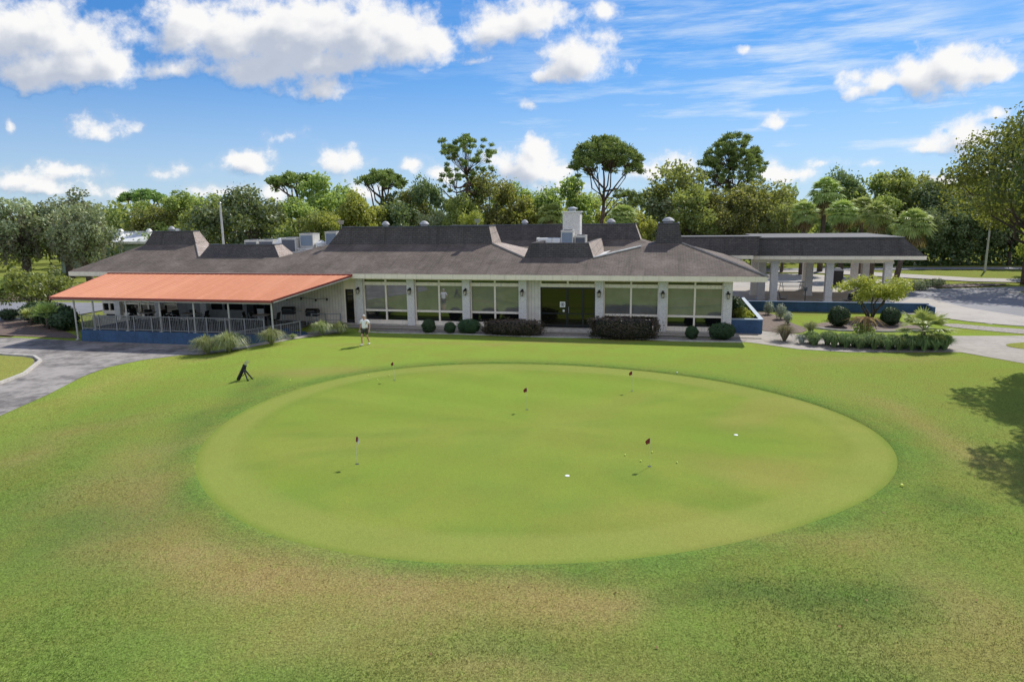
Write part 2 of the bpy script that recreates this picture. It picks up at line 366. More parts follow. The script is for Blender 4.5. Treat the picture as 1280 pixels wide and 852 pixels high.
# putting green: rings, 14 mm above the lawn sheet
mb = MB(); rings = [0,.1,.2,.3,.4,.5,.6,.7,.78,.84,.88,.92,.95,.975,1.]
for r in rings[1:]:
    for i in range(NS):
        a = -math.pi+2*math.pi*i/NS; mb.v.append((GC.x+sm[i]*r*math.cos(a), GC.y+sm[i]*r*math.sin(a), .012))
mb.v.append((GC.x, GC.y, .012)); ce = len(mb.v)-1; mb.tone = [.5]*len(mb.v)
for k in range(len(rings)-2):
    for i in range(NS): j = (i+1) % NS; mb.f.append((k*NS+i, (k+1)*NS+i, (k+1)*NS+j, k*NS+j))
for i in range(NS): mb.f.append((ce, i, (i+1) % NS))
def green_tint(x, y):
    n = noise.noise(Vector((x*.22, y*.3, 2))); n2 = noise.noise(Vector((x*.45, y*1.2, 7))); n3 = noise.noise(Vector((x*.3, y*.3, 30)))
    c = lerp((.195,.275,.045), (.235,.285,.055), .5+n*.9)
    c = lerp(c, (.165,.245,.045), .55*sstep(.0, .45, n2+.3*n))
    c = lerp(c, (.29,.27,.075), .6*sstep(-.05, .45, n3)*sstep(-3, 8, x))
    c = lerp(c, (.21,.32,.045), .6*gs(x, y, 0, 28, 8, 4))
    k = .5+.5*math.tanh(6*math.sin((x*.5+y)*1.9)); c = lerp(c, tuple(v*1.055 for v in c), k)
    g = -gdist(x, y); c = lerp(c, (.275,.315,.075), .6*sstep(1.4, 1.25, g)*sstep(.0, .1, g)); c = lerp(c, (.135,.21,.042), .3*sstep(.12, .0, g)); c = lerp(c, (.15,.22,.04), .35*math.exp(-((g-1.42)/.12)**2))
    return tuple(q*w_ for q, w_ in zip(c, (.94,.915,.96)))
g = mb.build('putting_green', M['green'], smooth=True); setcol(g.data, green_tint); struct(g)
# fringe: slightly taller collar of grass with a lip around the green
mb = MB()
for i in range(NS):
    a = -math.pi+2*math.pi*i/NS; c, s = math.cos(a), math.sin(a)
    for dr, z in ((-.005,.008),(.03,.036),(.35,.034),(.8,.004),(1.1,-.03)): mb.v.append((GC.x+(sm[i]+dr)*c, GC.y+(sm[i]+dr)*s, z))
mb.tone = [.5]*len(mb.v)
for i in range(NS):
    j = (i+1) % NS
    for k in range(4): mb.f.append((i*5+k, i*5+k+1, j*5+k+1, j*5+k))
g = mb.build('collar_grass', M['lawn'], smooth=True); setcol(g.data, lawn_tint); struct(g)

def sheet(name, mat, pts, lift, smooth_n=0, zf=None):
    P = [Vector((x, y)) for x, y in pts]
    for _ in range(smooth_n):
        q = []
        for i in range(len(P)):
            a, b = P[i], P[(i+1) % len(P)]; q += [a*.75+b*.25, a*.25+b*.75]
        P = q
    me = bpy.data.meshes.new(name); bm = bmesh.new()
    vs = [bm.verts.new((p.x, p.y, (H(p.x, p.y) if zf is None else zf)+lift)) for p in P]
    f = bm.faces.new(vs); f.normal_update()
    if f.normal.z < 0: f.normal_flip()
    bmesh.ops.triangulate(bm, faces=bm.faces[:]); bm.to_mesh(me); bm.free(); me.materials.append(mat)
    return struct(link(name, me))
def Ws(*st): return [tuple(W(s, t)[:2]) for s, t in st]
def kerb(pts, w=.16, h=.13, name='kerb', closed=False):
    mb = MB(); P = [Vector((x, y)) for x, y in pts]; n = len(P); vs = []
    for i in range(n):
        d = (P[(i+1) % n] - P[i-1]) if closed else (P[min(i+1, n-1)]-P[max(i-1, 0)]); d.normalize(); q = Vector((-d.y, d.x))*w/2
        z = H(P[i].x, P[i].y)
        for a, zz in ((q, -.05), (q, h), (-q, h), (-q, -.05)): vs.append((P[i].x+a.x, P[i].y+a.y, z+zz))
    fs = []
    for i in range(n if closed else n-1):
        j = (i+1) % n
        for k in range(3): fs.append((i*4+k, j*4+k, j*4+k+1, i*4+k+1))
    if not closed: fs += [(0,1,2,3), ((n-1)*4+3, (n-1)*4+2, (n-1)*4+1, (n-1)*4)]
    mb.add(vs, fs); return struct(mb.build(name, M['kerb']))

# left driveway, wrapping below the patio
DL = [(-34,20),(-26,15),(-20.4,22),(-20.7,26.6),(-21.0,30),(-21.6,33.5),(-21.6,35.6),(-20.7,37.4),(-19.2,38.6),(-18.0,38.9),(-18.6,41.6),(-27.4,43.6),(-33.5,45.4),(-52,47.5),(-75,50),(-75,30)]
sheet('driveway', M['drive'], DL, .012)
sheet('grass_island', M['lawn'], [(-60,43.6),(-33,40.6),(-29.9,39.1),(-27.6,38.4),(-26.5,37.2),(-25.1,34.1),(-24.8,31.5),(-26,26),(-60,20)], .05, 1)
setcol(bpy.data.objects['grass_island'].data, lambda x, y: (.26,.27,.07))
kerb([(-60,43.7),(-33,40.75),(-29.8,39.25),(-27.5,38.55),(-26.3,37.3),(-24.95,34.1),(-24.65,31.5),(-25.8,26)])
sheet('road', M['asphalt'], [(-120,52),(-75,54),(-52,53.5),(-41,52.5),(-36,57),(-35,64),(-47,66),(-75,68),(-120,70)], .02)
sheet('planting_bed', M['mulch'], [(-60,68),(-46,67),(-40,70),(-42,80),(-64,84),(-80,80)], .022, 1)
sheet('planting_bed', M['mulch'], [(-28.6,44.6),(-29.4,45.6),(-34,50),(-36.4,56.5),(-41.5,52),(-38,47.2),(-33.5,45.9)], .024, 1)
# bed and walk along the front of the clubhouse
sheet('walkway', M['walk'], Ws((-13.1,-.2),(-13.1,-1.55),(15.2,-1.55),(15.2,-.2)), .05)
sheet('gravel_bed', M['gravel'], Ws((-9.2,-1.6),(-9.6,-2.1),(-5.5,-2.75),(0,-2.8),(6,-2.95),(12.5,-3.0),(14.2,-2.6),(14.4,-1.6)), .024, 1)
kerb([tuple(W(-9.4+i*1.3, -2.85-.1*math.sin(i*.9))[:2]) for i in range(19)], .12, .07, 'edging_stones')
sheet('gravel_bed', M['apron'], [(-18.6,38.4),(-15.9,39.0),(-14,40.1),(-12,41.7),(-10.6,43.0),(-11.2,44.6),(-13.2,43.2),(-15,40.6),(-18.6,39.4)], .03, 1)
# right: walk, beds, road, forecourt
sheet('walkway', M['walk'], [(11.9,38.9),(13.5,37.7),(15.3,35.7),(17.4,34.8),(21.0,34.5),(23.1,34.4),(24.3,31.6),(27,27),(44,20),(46,32),(29.7,38.8),(24.8,39.1),(19.9,39.6),(17.2,40.1),(15.8,41.2),(14.6,42.3),(13.6,41.6)], .016)
sheet('grass_island', M['lawn'], [(26.3,35.4),(27.6,34.2),(31,33),(36,32.5),(36,36),(29,36.9),(26.8,36.5)], .03, 2)
setcol(bpy.data.objects['grass_island.001'].data, lambda x, y: (.25,.28,.07))
sheet('planting_bed', M['mulch'], [(18.4,50.2),(18.9,47.6),(18.4,44.5),(18.6,42.),(17.2,40.3),(15.6,41.2),(15.5,43),(16.,48)], .022, 1)
sheet('planting_bed', M['mulch'], [(18.9,43.0),(20.0,41.3),(22.5,40.7),(25,41.0),(26.2,42.6),(25.3,45.3),(23,45.4),(20.4,44.5)], .024, 2)
kerb([(18.8,43.2),(19.1,42.2),(20,41.3),(21.2,40.9),(22.6,40.65),(24,40.7),(25.3,41.1),(26.1,42.2)], .14, .1, 'edging_stones')
sheet('gravel_bed', M['gravel'], [(27.1,42.6),(28.2,43.7),(29.8,42.1),(31.4,40.8),(40,34.5),(39.4,33.5),(30.2,39.2),(28.7,40.6)], .022, 1)
sheet('forecourt', M['apron'], Ws((9,11.6),(16.4,11.7),(27.9,11.3),(30,6),(31.5,10),(33,15),(34.5,22),(34,34),(26,44),(14,44),(2,40),(2,22),(9,20)), .014)
sheet('road', M['asphalt'], [(28.0,50.5),(28.6,47),(29.9,44.2),(31.2,42.6),(42,34.5),(60,26),(110,10),(110,46),(62,60),(48.6,64.5),(42.4,63.6),(38.6,63.4),(35.4,60.6),(31.6,55)], .022)
sheet('grass_island', M['lawn'], [(43.6,59.8),(45,57.8),(50,55),(64,49),(70,50),(66,55),(50,61)], .06, 2)
setcol(bpy.data.objects['grass_island.002'].data, lambda x, y: (.24,.25,.07))
kerb([(44.3,60.2),(43.6,59.4),(44.2,58.4),(46,56.9),(50,54.8),(57,51.7),(64,48.8)])
sheet('apron', M['apron'], [(27.3,48.3),(29.9,52.8),(33.3,56.6),(34.6,56.4),(34.0,50.4),(34.9,45.7),(36.2,43.2),(34.5,41.0),(31.2,42.6),(29.9,44.2),(28.6,47)], .034)
sheet('planting_bed', M['mulch'], [(36.2,61.4),(38.5,64.2),(42.6,64.6),(48,65.8),(49,67.6),(42,67.2),(37,65.2)], .026, 1)
sheet('road', M['asphalt'], [(20,86.0),(52,84.6),(70,82.3),(130,74),(130,77.5),(70,86),(52,88.4),(20,89.6)], .024)
sheet('road', M['apron'], Ws((2,46),(26,46),(40,36),(60,33),(60,37),(42,40),(30,50),(2,50)), .02)

# ------------------------------------------------------------------ clubhouse (local x along the front, y into the building)
ch = thing('clubhouse', 'long single storey cream clubhouse with brown shingle hip roof and dark mansards', 'building', O, -TH)
ZH, ZL = 5.265, 4.46
TB = 17.5
mb = MB()
fr = [(-33.1,-1,3.55),(15.4,-1,3.55),(10.65,3.9,ZH),(8.9,3.9,ZH),(5.1,1.6,ZL),(.5,1.6,ZL),(-2.2,3.9,ZH),(-14.7,3.9,ZH),(-17.4,1.6,ZL),(-24,1.6,ZL),(-25.9,3.9,ZH),(-30.6,3.9,ZH)]
# front slope in convex pieces
mb.poly((-33.1,-1,3.55),(-17.4,-1,3.55),(-17.4,1.6,ZL),(-24,1.6,ZL),(-25.9,3.9,ZH),(-30.6,3.9,ZH))
mb.poly((-17.4,-1,3.55),(.5,-1,3.55),(.5,1.6,ZL),(-2.2,3.9,ZH),(-14.7,3.9,ZH),(-17.4,1.6,ZL))
mb.poly((.5,-1,3.55),(5.1,-1,3.55),(5.1,1.6,ZL),(.5,1.6,ZL))
mb.poly((5.1,-1,3.55),(15.4,-1,3.55),(10.65,3.9,ZH),(8.9,3.9,ZH),(5.1,1.6,ZL))
def saddle(x0, x1, t1, l0, l1):     # cap and side slopes behind a mansard; l0,l1 = feet of its side slopes
    mb.poly((x0,3.9,ZH),(x1,3.9,ZH),(x1,t1,ZH),(x0,t1,ZH))
    if l0 is not None: mb.poly((l0,1.6,ZL),(x0,3.9,ZH),(x0,t1,ZH),(l0,t1+2.3,ZL))
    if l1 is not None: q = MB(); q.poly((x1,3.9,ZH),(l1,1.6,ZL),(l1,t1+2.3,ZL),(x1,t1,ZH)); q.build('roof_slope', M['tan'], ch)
saddle(-30.6,-25.9,5.4,None,-24.0); mb.poly((-30.6,5.4,ZH),(-25.9,5.4,ZH),(-24,7.7,ZL),(-30.6,7.7,ZL))
saddle(-14.7,-2.2,6.5,-17.4,.5); mb.poly((-14.7,6.5,ZH),(-2.2,6.5,ZH),(.5,8.8,ZL),(-17.4,8.8,ZL))
saddle(8.9,10.65,9,5.1,None); mb.poly((8.9,9,ZH),(10.65,9,ZH),(10.65,11.3,ZL),(5.1,11.3,ZL))
# rear pavilion skirt
mb.poly((-10,8.7,ZL),(10,8.7,ZL),(7.67,11,ZH),(-8,11,ZH)); mb.poly((10,8.7,ZL),(10,15.4,ZL),(7.67,13.1,ZH),(7.67,11,ZH))
mb.poly((-10,15.4,ZL),(-10,8.7,ZL),(-8,11,ZH),(-8,13.1,ZH)); mb.poly((10,15.4,ZL),(-10,15.4,ZL),(-8,13.1,ZH),(7.67,13.1,ZH)); mb.poly((-8,11,ZH),(7.67,11,ZH),(7.67,13.1,ZH),(-8,13.1,ZH))
# ends and back
mb.poly((15.4,-1,3.55),(15.4,TB,3.55),(12.9,TB-2.6,ZL),(10.65,11.3,ZL),(10.65,9,ZH),(10.65,3.9,ZH))
mb.poly((-33.1,TB,3.55),(-33.1,-1,3.55),(-30.6,3.9,ZH),(-30.6,5.4,ZH),(-30.6,7.7,ZL),(-31.8,TB-2.6,ZL))
mb.poly((15.4,TB,3.55),(-33.1,TB,3.55),(-31.8,TB-2.6,ZL),(12.9,TB-2.6,ZL))
mb.build('roof', M['shingle'], ch)
mb = MB(); z = ZL-.012
mb.poly((-31.8,1.62,z),(10.65,1.62,z),(10.65,11.3,z),(12.9,TB-2.6,z),(-31.8,TB-2.6,z)); mb.build('flat_roof', M['membrane'], ch)
# pale metal on the hips and valleys
for a, b in (((15.4,-1,3.57),(10.65,3.9,ZH+.02)),((.5,1.6,ZL+.02),(-2.2,3.9,ZH+.02)),((-24,1.6,ZL+.02),(-25.9,3.9,ZH+.02))): mb = MB(); mb.tube([a,b],.07,6); mb.build('ridge_cap', M['ridge'], ch)
mb = MB(); mb.poly((5.12,1.62,ZL+.012),(5.75,1.98,ZL+.16),(6.6,9,ZL+.3),(5.12,11,ZL+.012)); mb.tube([(5.1,1.55,ZL+.03),(6.6,2.5,ZL+.36),(8.0,3.35,ZL+.66)],.06,6); mb.build('valley_flashing', M['membrane'], ch)
# fascia, soffit
mb = MB(); F0, F1 = 3.24, 3.548
mb.box(-33.1,15.4,-1.0,-.93,F0,F1); mb.box(15.33,15.4,-.928,TB,F0,F1); mb.box(-33.1,-33.03,-.928,TB,F0,F1); mb.box(-33.028,15.328,TB-.07,TB,F0,F1)
mb.build('fascia', M['cream'], ch)
mb = MB(); mb.box(-33.02,15.32,-.92,.02,F0+.02,F0+.05); mb.box(13.66,15.32,.022,TB-.08,F0+.02,F0+.05); mb.build('soffit', M['cream'], ch)
# mansards
def mansard(x0, x1, t0, t1, zb, zt, i0, i1, k0=.42, k1=.42):
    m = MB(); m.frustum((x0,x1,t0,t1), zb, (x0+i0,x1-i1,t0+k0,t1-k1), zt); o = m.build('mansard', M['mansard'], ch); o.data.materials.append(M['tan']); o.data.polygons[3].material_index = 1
    c = MB(); c.box(x0+i0-.04, x1-i1+.04, t0+k0-.05, t0+k0+.06, zt+.002, zt+.06); c.box(x0+i0-.04, x0+i0+.06, t0+k0+.062, t1-k1, zt+.002, zt+.06); c.box(x1-i1-.06, x1-i1+.04, t0+k0+.062, t1-k1, zt+.002, zt+.06)
    c.build('cap_trim', M['coil'], o); return o
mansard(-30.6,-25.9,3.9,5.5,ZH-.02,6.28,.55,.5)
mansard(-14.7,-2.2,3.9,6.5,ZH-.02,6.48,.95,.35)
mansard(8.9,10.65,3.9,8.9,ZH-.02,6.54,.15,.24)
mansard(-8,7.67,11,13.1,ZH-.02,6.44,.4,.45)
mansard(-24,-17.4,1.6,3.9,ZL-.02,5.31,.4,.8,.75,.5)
def ring(x0, x1, t0, t1, zb, zt, i, w=.22):
    m = MB(); A = (x0,x1,t0,t1); B = (x0+i,x1-i,t0+i,t1-i); D = (x0+i+w,x1-i-w,t0+i+w,t1-i-w)
    q = lambda r, z: [(r[0],r[2],z),(r[1],r[2],z),(r[1],r[3],z),(r[0],r[3],z)]
    vs = q(A,zb)+q(B,zt)+q(D,zt)+q(D,zb); fs = []
    for l in range(3):
        for k in range(4): fs.append((l*4+k, l*4+(k+1)%4, l*4+4+(k+1)%4, l*4+4+k))
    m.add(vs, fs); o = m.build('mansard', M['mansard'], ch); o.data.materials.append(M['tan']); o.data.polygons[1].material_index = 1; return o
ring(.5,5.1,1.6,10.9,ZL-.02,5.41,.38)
# chimney
c = MB(); c.box(2.1,3.36,8,9.25,ZL-.05,7.38); chm = c.build('chimney', M['stone'], ch)
c = MB(); c.box(2.02,3.44,7.92,9.33,7.382,7.46); c.build('chimney_cap', M['white'], chm)
c = MB(); c.lathe([(.28,7.462),(.28,7.6),(.4,7.62),(.4,7.68),(.1,7.78)],2.73,8.6); c.build('chimney_pot', M['grey'], chm, smooth=False)
# dome vents on the mansard caps
for (x, t, zt, r) in ((-10.6,5.,6.48,.3),(-7.6,5.,6.48,.36),(-28.6,4.7,6.28,.26),(5.3,12,6.44,.36),(-1.6,12,6.44,.3),(9.7,5.2,6.54,.42)):
    c = MB(); c.lathe([(r*.7,zt-.01),(r*.7,zt+.14),(r,zt+.16),(r*.95,zt+.22),(r*.6,zt+.36),(r*.15,zt+.42)],x,t,16); c.build('roof_vent', M['vent'], ch, smooth=False)
# slab and walls
mb = MB(); mb.box(-32.2,13.6,-.28,TB-1.2,-.75,.12); mb.build('foundation', M['kerb'], ch)
mb = MB(); mb.box(-31.5,13.4,.35,.5,.12,3.26); mb.box(13.25,13.4,.502,TB-1.4,.12,3.26); mb.box(-31.5,-31.35,.502,TB-1.4,.12,3.26); mb.box(-31.348,13.248,TB-1.55,TB-1.4,.12,3.26)
mb.build('wall', M['void'], ch)
PX = [-10.48,-6.8,-2.97,.79,5.67,9.52,13.31]
for x in PX+[-29.9,-26.4,-22.6]:
    m = MB(); m.box(x-.26,x+.26,-.3,.3,.06 if x>-14 else -.1,3.258); m.build('pillar', M['stone'], ch, bevel=.02)
def window(x0, x1, z0=.38, zt=3.1, cross=1.02, top=2.72, lower=True, pm='glass', pl='glassdark', splits=1):
    m = MB(); w = .05; y0, y1 = -.05, .1; xs = [x0+(x1-x0)*(i+1)/(splits+1) for i in range(splits)]
    m.box(x0,x1,y0-.03,y1,z0-.26 if z0 > .3 else z0-.05,z0); m.box(x0,x1,y0,y1,top,top+.22); m.box(x0,x1,y0,y1,zt,zt+.14)
    m.box(x0,x0+w,y0+.003,y1,z0,zt+.0); m.box(x1-w,x1,y0+.003,y1,z0,zt)
    for x in xs: m.box(x-.055,x+.055,y0+.006,y1,z0,zt)
    if lower: m.box(x0+w,x1-w,y0+.01,y1,cross-.065,cross+.065)
    fo = m.build('window', M['cream'], ch)
    ex = [x0+w]+xs+[x1-w]
    for i in range(len(ex)-1):
        a = ex[i]+(.055 if i else 0); b = ex[i+1]-(.055 if i < len(ex)-2 else 0)
        for (za, zb, mm) in ((z0,cross-.065,pl),(cross+.065,top,pm),(top+.22,zt,pl)) if lower else ((z0,top,pm),(top+.22,zt,pl)):
            p = MB(); tl = rnd.uniform(-.004,.004); p.poly((a,.04,za),(b,.04+tl,za),(b,.04+tl,zb),(a,.04,zb)); p.build('pane', M[mm], fo)
for i in (0,1,2): window(PX[i]+.26, PX[i+1]-.26)
window(PX[4]+.26, PX[5]-.26); window(PX[5]+.26, PX[6]-.26)
# panel beside the doors, glazed entrance
m = MB(); m.box(1.05,1.9,-.02,.1,.12,3.24); m.build('wall_panel', M['siding'], ch)
m = MB(); m.box(1.902,5.41,-.05,.1,2.72,2.94); m.box(1.902,5.41,-.05,.1,3.1,3.24); m.box(1.902,1.97,-.047,.1,2.94,3.1); m.box(3.6,3.72,-.047,.1,2.94,3.1); m.box(5.34,5.41,-.047,.1,2.94,3.1)
hd = m.build('door_header', M['cream'], ch)
for a, b in ((1.97,3.6),(3.72,5.34)):
    p = MB(); p.poly((a,.04,2.94),(b,.04,2.94),(b,.04,3.1),(a,.04,3.1)); p.build('pane', M['glassdark'], hd)
for (a, b) in ((1.92,3.62),(3.63,4.62),(4.63,5.39)):
    m = MB(); w = .06; m.box(a,b,-.03,.08,.2,.32); m.box(a,b,-.03,.08,2.62,2.71); m.box(a,a+w,-.027,.08,.32,2.62); m.box(b-w,b,-.027,.08,.32,2.62); m.box(a+w,b-w,-.02,.08,1.0,1.07)
    d = m.build('door', M['black'], ch)
    for za, zb in ((.32,1.0),(1.07,2.62)):
        p = MB(); p.poly((a+w,.03,za),(b-w,.03,za),(b-w,.03,zb),(a+w,.03,zb)); p.build('pane', M['doorglass'], d)
    if a > 3.6 and a < 4: h = MB(); h.tube([(a+.1,-.09,1.1),(a+.1,-.09,1.5)],.02); h.tube([(a+.1,-.09,1.15),(a+.1,-.02,1.15)],.012); h.tube([(a+.1,-.09,1.45),(a+.1,-.02,1.45)],.012); h.build('handle', M['grey'], d)
    if a < 2:
        sg = MB(); sg.box(3.16,3.5,-.05,-.032,1.45,1.8); so = sg.build('door_sign', M['white'], d)
        e = MB(); n = 20
        for rr, r0 in ((.12,.095),):
            for k in range(n):
                t0, t1 = 2*math.pi*k/n, 2*math.pi*(k+1)/n
                e.poly((3.33+r0*math.cos(t0),-.053,1.625+r0*math.sin(t0)),(3.33+rr*math.cos(t0),-.053,1.625+rr*math.sin(t0)),(3.33+rr*math.cos(t1),-.053,1.625+rr*math.sin(t1)),(3.33+r0*math.cos(t1),-.053,1.625+r0*math.sin(t1)))
        for ang in (0,60,120):
            t = R(ang); cx, cz = math.cos(t), math.sin(t); e.poly(*[(3.33+cx*p-cz*q,-.0535,1.625+cz*p+cx*q) for p, q in ((-.09,-.015),(.09,-.015),(.09,.015),(-.09,.015))])
        e.build('emblem', M['coil'], so)
        l = MB(); l.box(3.34,3.46,-.06,-.032,1.16,1.3); l.build('door_lock', M['white'], d)
m = MB(); m.box(1.9,5.4,-1.0,-.302,.0,.19); m.build('door_step', M['kerb'], ch)
# left wing: siding with door, black openings under the awning
m = MB(); m.box(-17.2,-11.72,-.02,.1,-.1,3.24); m.build('siding_wall', M['siding'], ch)
for a, b in ((-19.6,-19.25),(-24.9,-22.862)): m = MB(); m.box(a,b,-.02,.1,-.1,3.24); m.build('siding_wall', M['wing'], ch)
m = MB(); m.box(-22.86,-19.6,-.03,.1,-.1,.82); m.box(-22.86,-19.6,-.03,.1,2.4,3.24); m.box(-21.22,-21.1,-.03,.1,.82,2.4); so = m.build('serving_hatch', M['wing'], ch)
m = MB(); m.box(-11.72,-11.6,-.03,.1,.12,3.24); m.box(-11.0,-10.74,-.03,.1,.12,3.24); m.box(-11.6,-11.0,-.03,.1,2.42,3.24); m.build('door_frame', M['cream'], ch)
m = MB(); m.box(-11.6,-11.52,-.02,.09,.14,2.42); m.box(-11.08,-11.0,-.02,.09,.14,2.42); m.box(-11.52,-11.08,-.02,.09,2.3,2.42); m.box(-11.52,-11.08,-.02,.09,.14,.34); d = m.build('door', M['black'], ch)
p = MB(); p.poly((-11.52,.03,.34),(-11.08,.03,.34),(-11.08,.03,2.3),(-11.52,.03,2.3)); p.build('pane', M['doorglass'], d)
for x0, x1, sp in ((-29.6,-28.2,0),(-28.1,-26.7,1),(-26.1,-24.95,0)): window(x0, x1, .45, 2.9, 1.15, 2.3, True, 'glassdark', 'glassdark', sp)
window(-31.4, -30.2, .6, 2.9, 1.2, 2.3, True, 'glassdark', 'glassdark', 1)
m = MB(); m.box(-19.25,-19.15,-.04,.1,.1,2.4); m.box(-17.9,-17.8,-.04,.1,.1,2.4); m.box(-18.55,-18.47,-.04,.1,.1,2.4); m.box(-19.15,-17.9,-.04,.1,2.3,2.4); m.box(-19.05,-18.6,-.2,-.06,.25,2.1); m.build('dark_doorway', M['black'], ch)
m = MB(); m.box(-18.44,-17.92,-.05,.06,1.32,1.68); m.box(-18.44,-17.92,-.05,.06,.12,.95); m.build('white_panel', M['white'], ch)

# wall lanterns on the pillars
def lantern(s, label, first=[None]):
    if first[0] is None:
        t = thing('wall_lantern', label, 'lantern', W(s,-.3,2.3), -TH, 'black lanterns on the white stone pillars')
        m = MB(); m.box(-.06,.06,-.02,-.001,-.02,.3); m.tube([(0,-.02,.22),(0,-.12,.3),(0,-.17,.26)],.014); m.build('bracket', M['black'], t)
        m = MB(); m.lathe([(.02,.3),(.05,.24),(.15,.16),(.14,.14)],0,-.17,8); m.lathe([(.06,-.14),(.08,-.12),(.04,-.18)][:2],0,-.17,8)
        for k in range(4): a = R(45+90*k); m.tube([(.11*math.cos(a),-.17+.11*math.sin(a),.15),(.075*math.cos(a),-.17+.075*math.sin(a),-.13)],.012,5)
        m.build('cage', M['black'], t)
        m = MB(); m.lathe([(.06,-.11),(.095,.14)],0,-.17,8); m.build('lantern_glass', M['glassbulb'], t)
        first[0] = t; return t
    return dup(first[0], W(s,-.3,2.3), -TH, label)
for s, lb in zip(PX, ('black wall lantern on the pillar beside the dark side door near the awning','black wall lantern on the second pillar from the awning','black wall lantern on the pillar between the second and third windows','black wall lantern on the pillar left of the glass entrance doors','black wall lantern on the pillar right of the glass entrance doors','black wall lantern between the two right hand windows','black wall lantern on the corner pillar by the blue planter')): lantern(s, lb)

# roof top equipment
def unit(s0, s1, t0, t1, z0, z1, label, coil='coil', name='air_conditioner', cat='air conditioner', side=False):
    t = thing(name, label, cat, W((s0+s1)/2,(t0+t1)/2,z0), -TH, 'equipment on the clubhouse roof')
    w, d, h = (s1-s0)/2, (t1-t0)/2, z1-z0
    m = MB(); m.box(-w,w,-d,d,.06,h); m.box(-w+.06,w-.06,-d+.06,d-.06,-.06,.058); m.box(-w-.02,w+.02,-d-.02,d+.02,h+.002,h+.05); m.build('casing', M['hvac'], t)
    m = MB(); m.box(-w+.07,w-.07,-d-.015,-d-.003,.16,h-.1); m.build('grille', M[coil], t)
    m = MB(); m.lathe([(min(w,d)*.75,h+.052),(min(w,d)*.75,h+.1)],0,0,16); m.build('fan_guard', M['coil'], t); return t
unit(-23.5,-22.4,6.6,7.6,ZL,5.46,'grey roof unit with dark grille, leftmost behind the low mansard')
unit(-22.25,-20.95,6.6,7.7,ZL,5.48,'pale roof unit second from left behind the low mansard')
unit(-20.1,-18.85,6.4,7.5,ZL,5.64,'cream roof unit standing right of the low mansard end')
unit(-18.7,-17.55,6.8,7.9,ZL+.42,5.95,'tall blue grey roof unit on a white curb','coilblue')
unit(-16.6,-15.62,7,8,ZL+.3,6.08,'blue grey roof unit tucked behind the left end of the middle mansard','coilblue')
unit(2.25,3.12,6.2,7.2,ZL,6.06,'blue grey roof unit directly in front of the chimney','coilblue')
unit(3.2,4.0,6.4,7.3,ZL,5.7,'small roof unit with dark grille right of the chimney')
t = thing('roof_curb', 'white flat curb on the roof under the tall blue grey unit', 'roof curb', W(-18.1,7.35,ZL), -TH); m = MB(); m.box(-.8,.85,-.8,.8,-.02,.34); m.box(-.9,.95,-.9,.9,.342,.41); m.build('curb_box', M['membrane'], t)
t = thing('air_duct', 'low white box duct on the roof left of the chimney', 'duct', W(1.35,6.8,ZL), -TH); m = MB(); m.box(-.85,.85,-.5,.5,0,1.1); m.build('duct_box', M['white'], t, bevel=.04); m = MB(); m.box(-.9,-.86,-.55,.55,.0,1.14); m.box(.2,.26,-.52,.52,-.01,1.12); m.build('flange', M['hvac'], t)
t = thing('air_duct', 'low white duct between the pale units left of the middle mansard', 'duct', W(-20.5,7.1,ZL), -TH); m = MB(); m.box(-.36,.36,-.5,.5,0,.9); m.build('duct_box', M['white'], t, bevel=.04); m = MB(); m.lathe([(.2,.9),(.22,1.1),(.1,1.2)],-.1,0,12); m.build('cowl', M['white'], t)
t = thing('exhaust_fan', 'white drum exhaust fan beside the middle mansard', 'fan', W(-17.1,7.2,ZL), -TH); m = MB(); m.lathe([(.3,0),(.3,.5),(.42,.55),(.42,.8),(.2,.95)],0,0,14); m.build('drum', M['white'], t); m = MB(); m.lathe([(.15,.952),(.15,1.02)],0,0,10); m.build('cap', M['grey'], t)
for s, tt, z, lb in ((-13.9,4.5,6.48,'grey floodlight at the left end of the middle mansard'),(-3.4,4.35,6.48,'grey floodlight at the right end of the middle mansard')):
    t = thing('floodlight', lb, 'floodlight', W(s,tt,z), -TH); m = MB(); m.tube([(0,0,-.1),(0,0,.28)],.03); m.build('stem', M['grey'], t); m = MB(); m.frustum((-.14,.14,-.04,.1),.24,(-.2,.2,-.1,.12),.52); m.build('lamp_head', M['grey'], t)

# ------------------------------------------------------------------ awning and patio
aw = thing('awning', 'long salmon red metal awning over the patio', 'awning', O, -TH)
Ab0, Ab1, Af0, Af1 = (-29.67,-1.06,3.42), (-10.56,-1.06,3.45), (-29.3,-6.35,2.36), (-13.25,-6.35,2.36)
def aP(u_, v_, dz=0): 
    b = Vector(Ab0).lerp(Vector(Ab1), u_); f_ = Vector(Af0).lerp(Vector(Af1), u_); p = b.lerp(f_, v_); p.z += dz; return p
mb = MB(); n = 52; vs = []; fs = []
for i in range(n):      # pans with raised seams
    for k, dz in ((0,0),(.07,.022),(.11,.022),(.18,0)):
        vs += [aP((i+k)/n, 0, dz), aP((i+k)/n, 1, dz)]
vs += [aP(1,0), aP(1,1)]
for i in range(len(vs)//2-1): fs.append((2*i, 2*i+1, 2*i+3, 2*i+2))
mb.add(vs, fs); mb.build('canopy', M['awning'], aw)
mb = MB(); 
def bar(m, a, b, w, h):
    a, b = Vector(a), Vector(b); d = (b-a).normalized(); q = d.cross(Vector((0,0,1))).normalized()*w/2
    m.add([a+q-Vector((0,0,h)), a-q-Vector((0,0,h)), a-q, a+q, b+q-Vector((0,0,h)), b-q-Vector((0,0,h)), b-q, b+q], [(0,1,2,3),(7,6,5,4),(0,4,5,1),(1,5,6,2),(2,6,7,3),(3,7,4,0)])
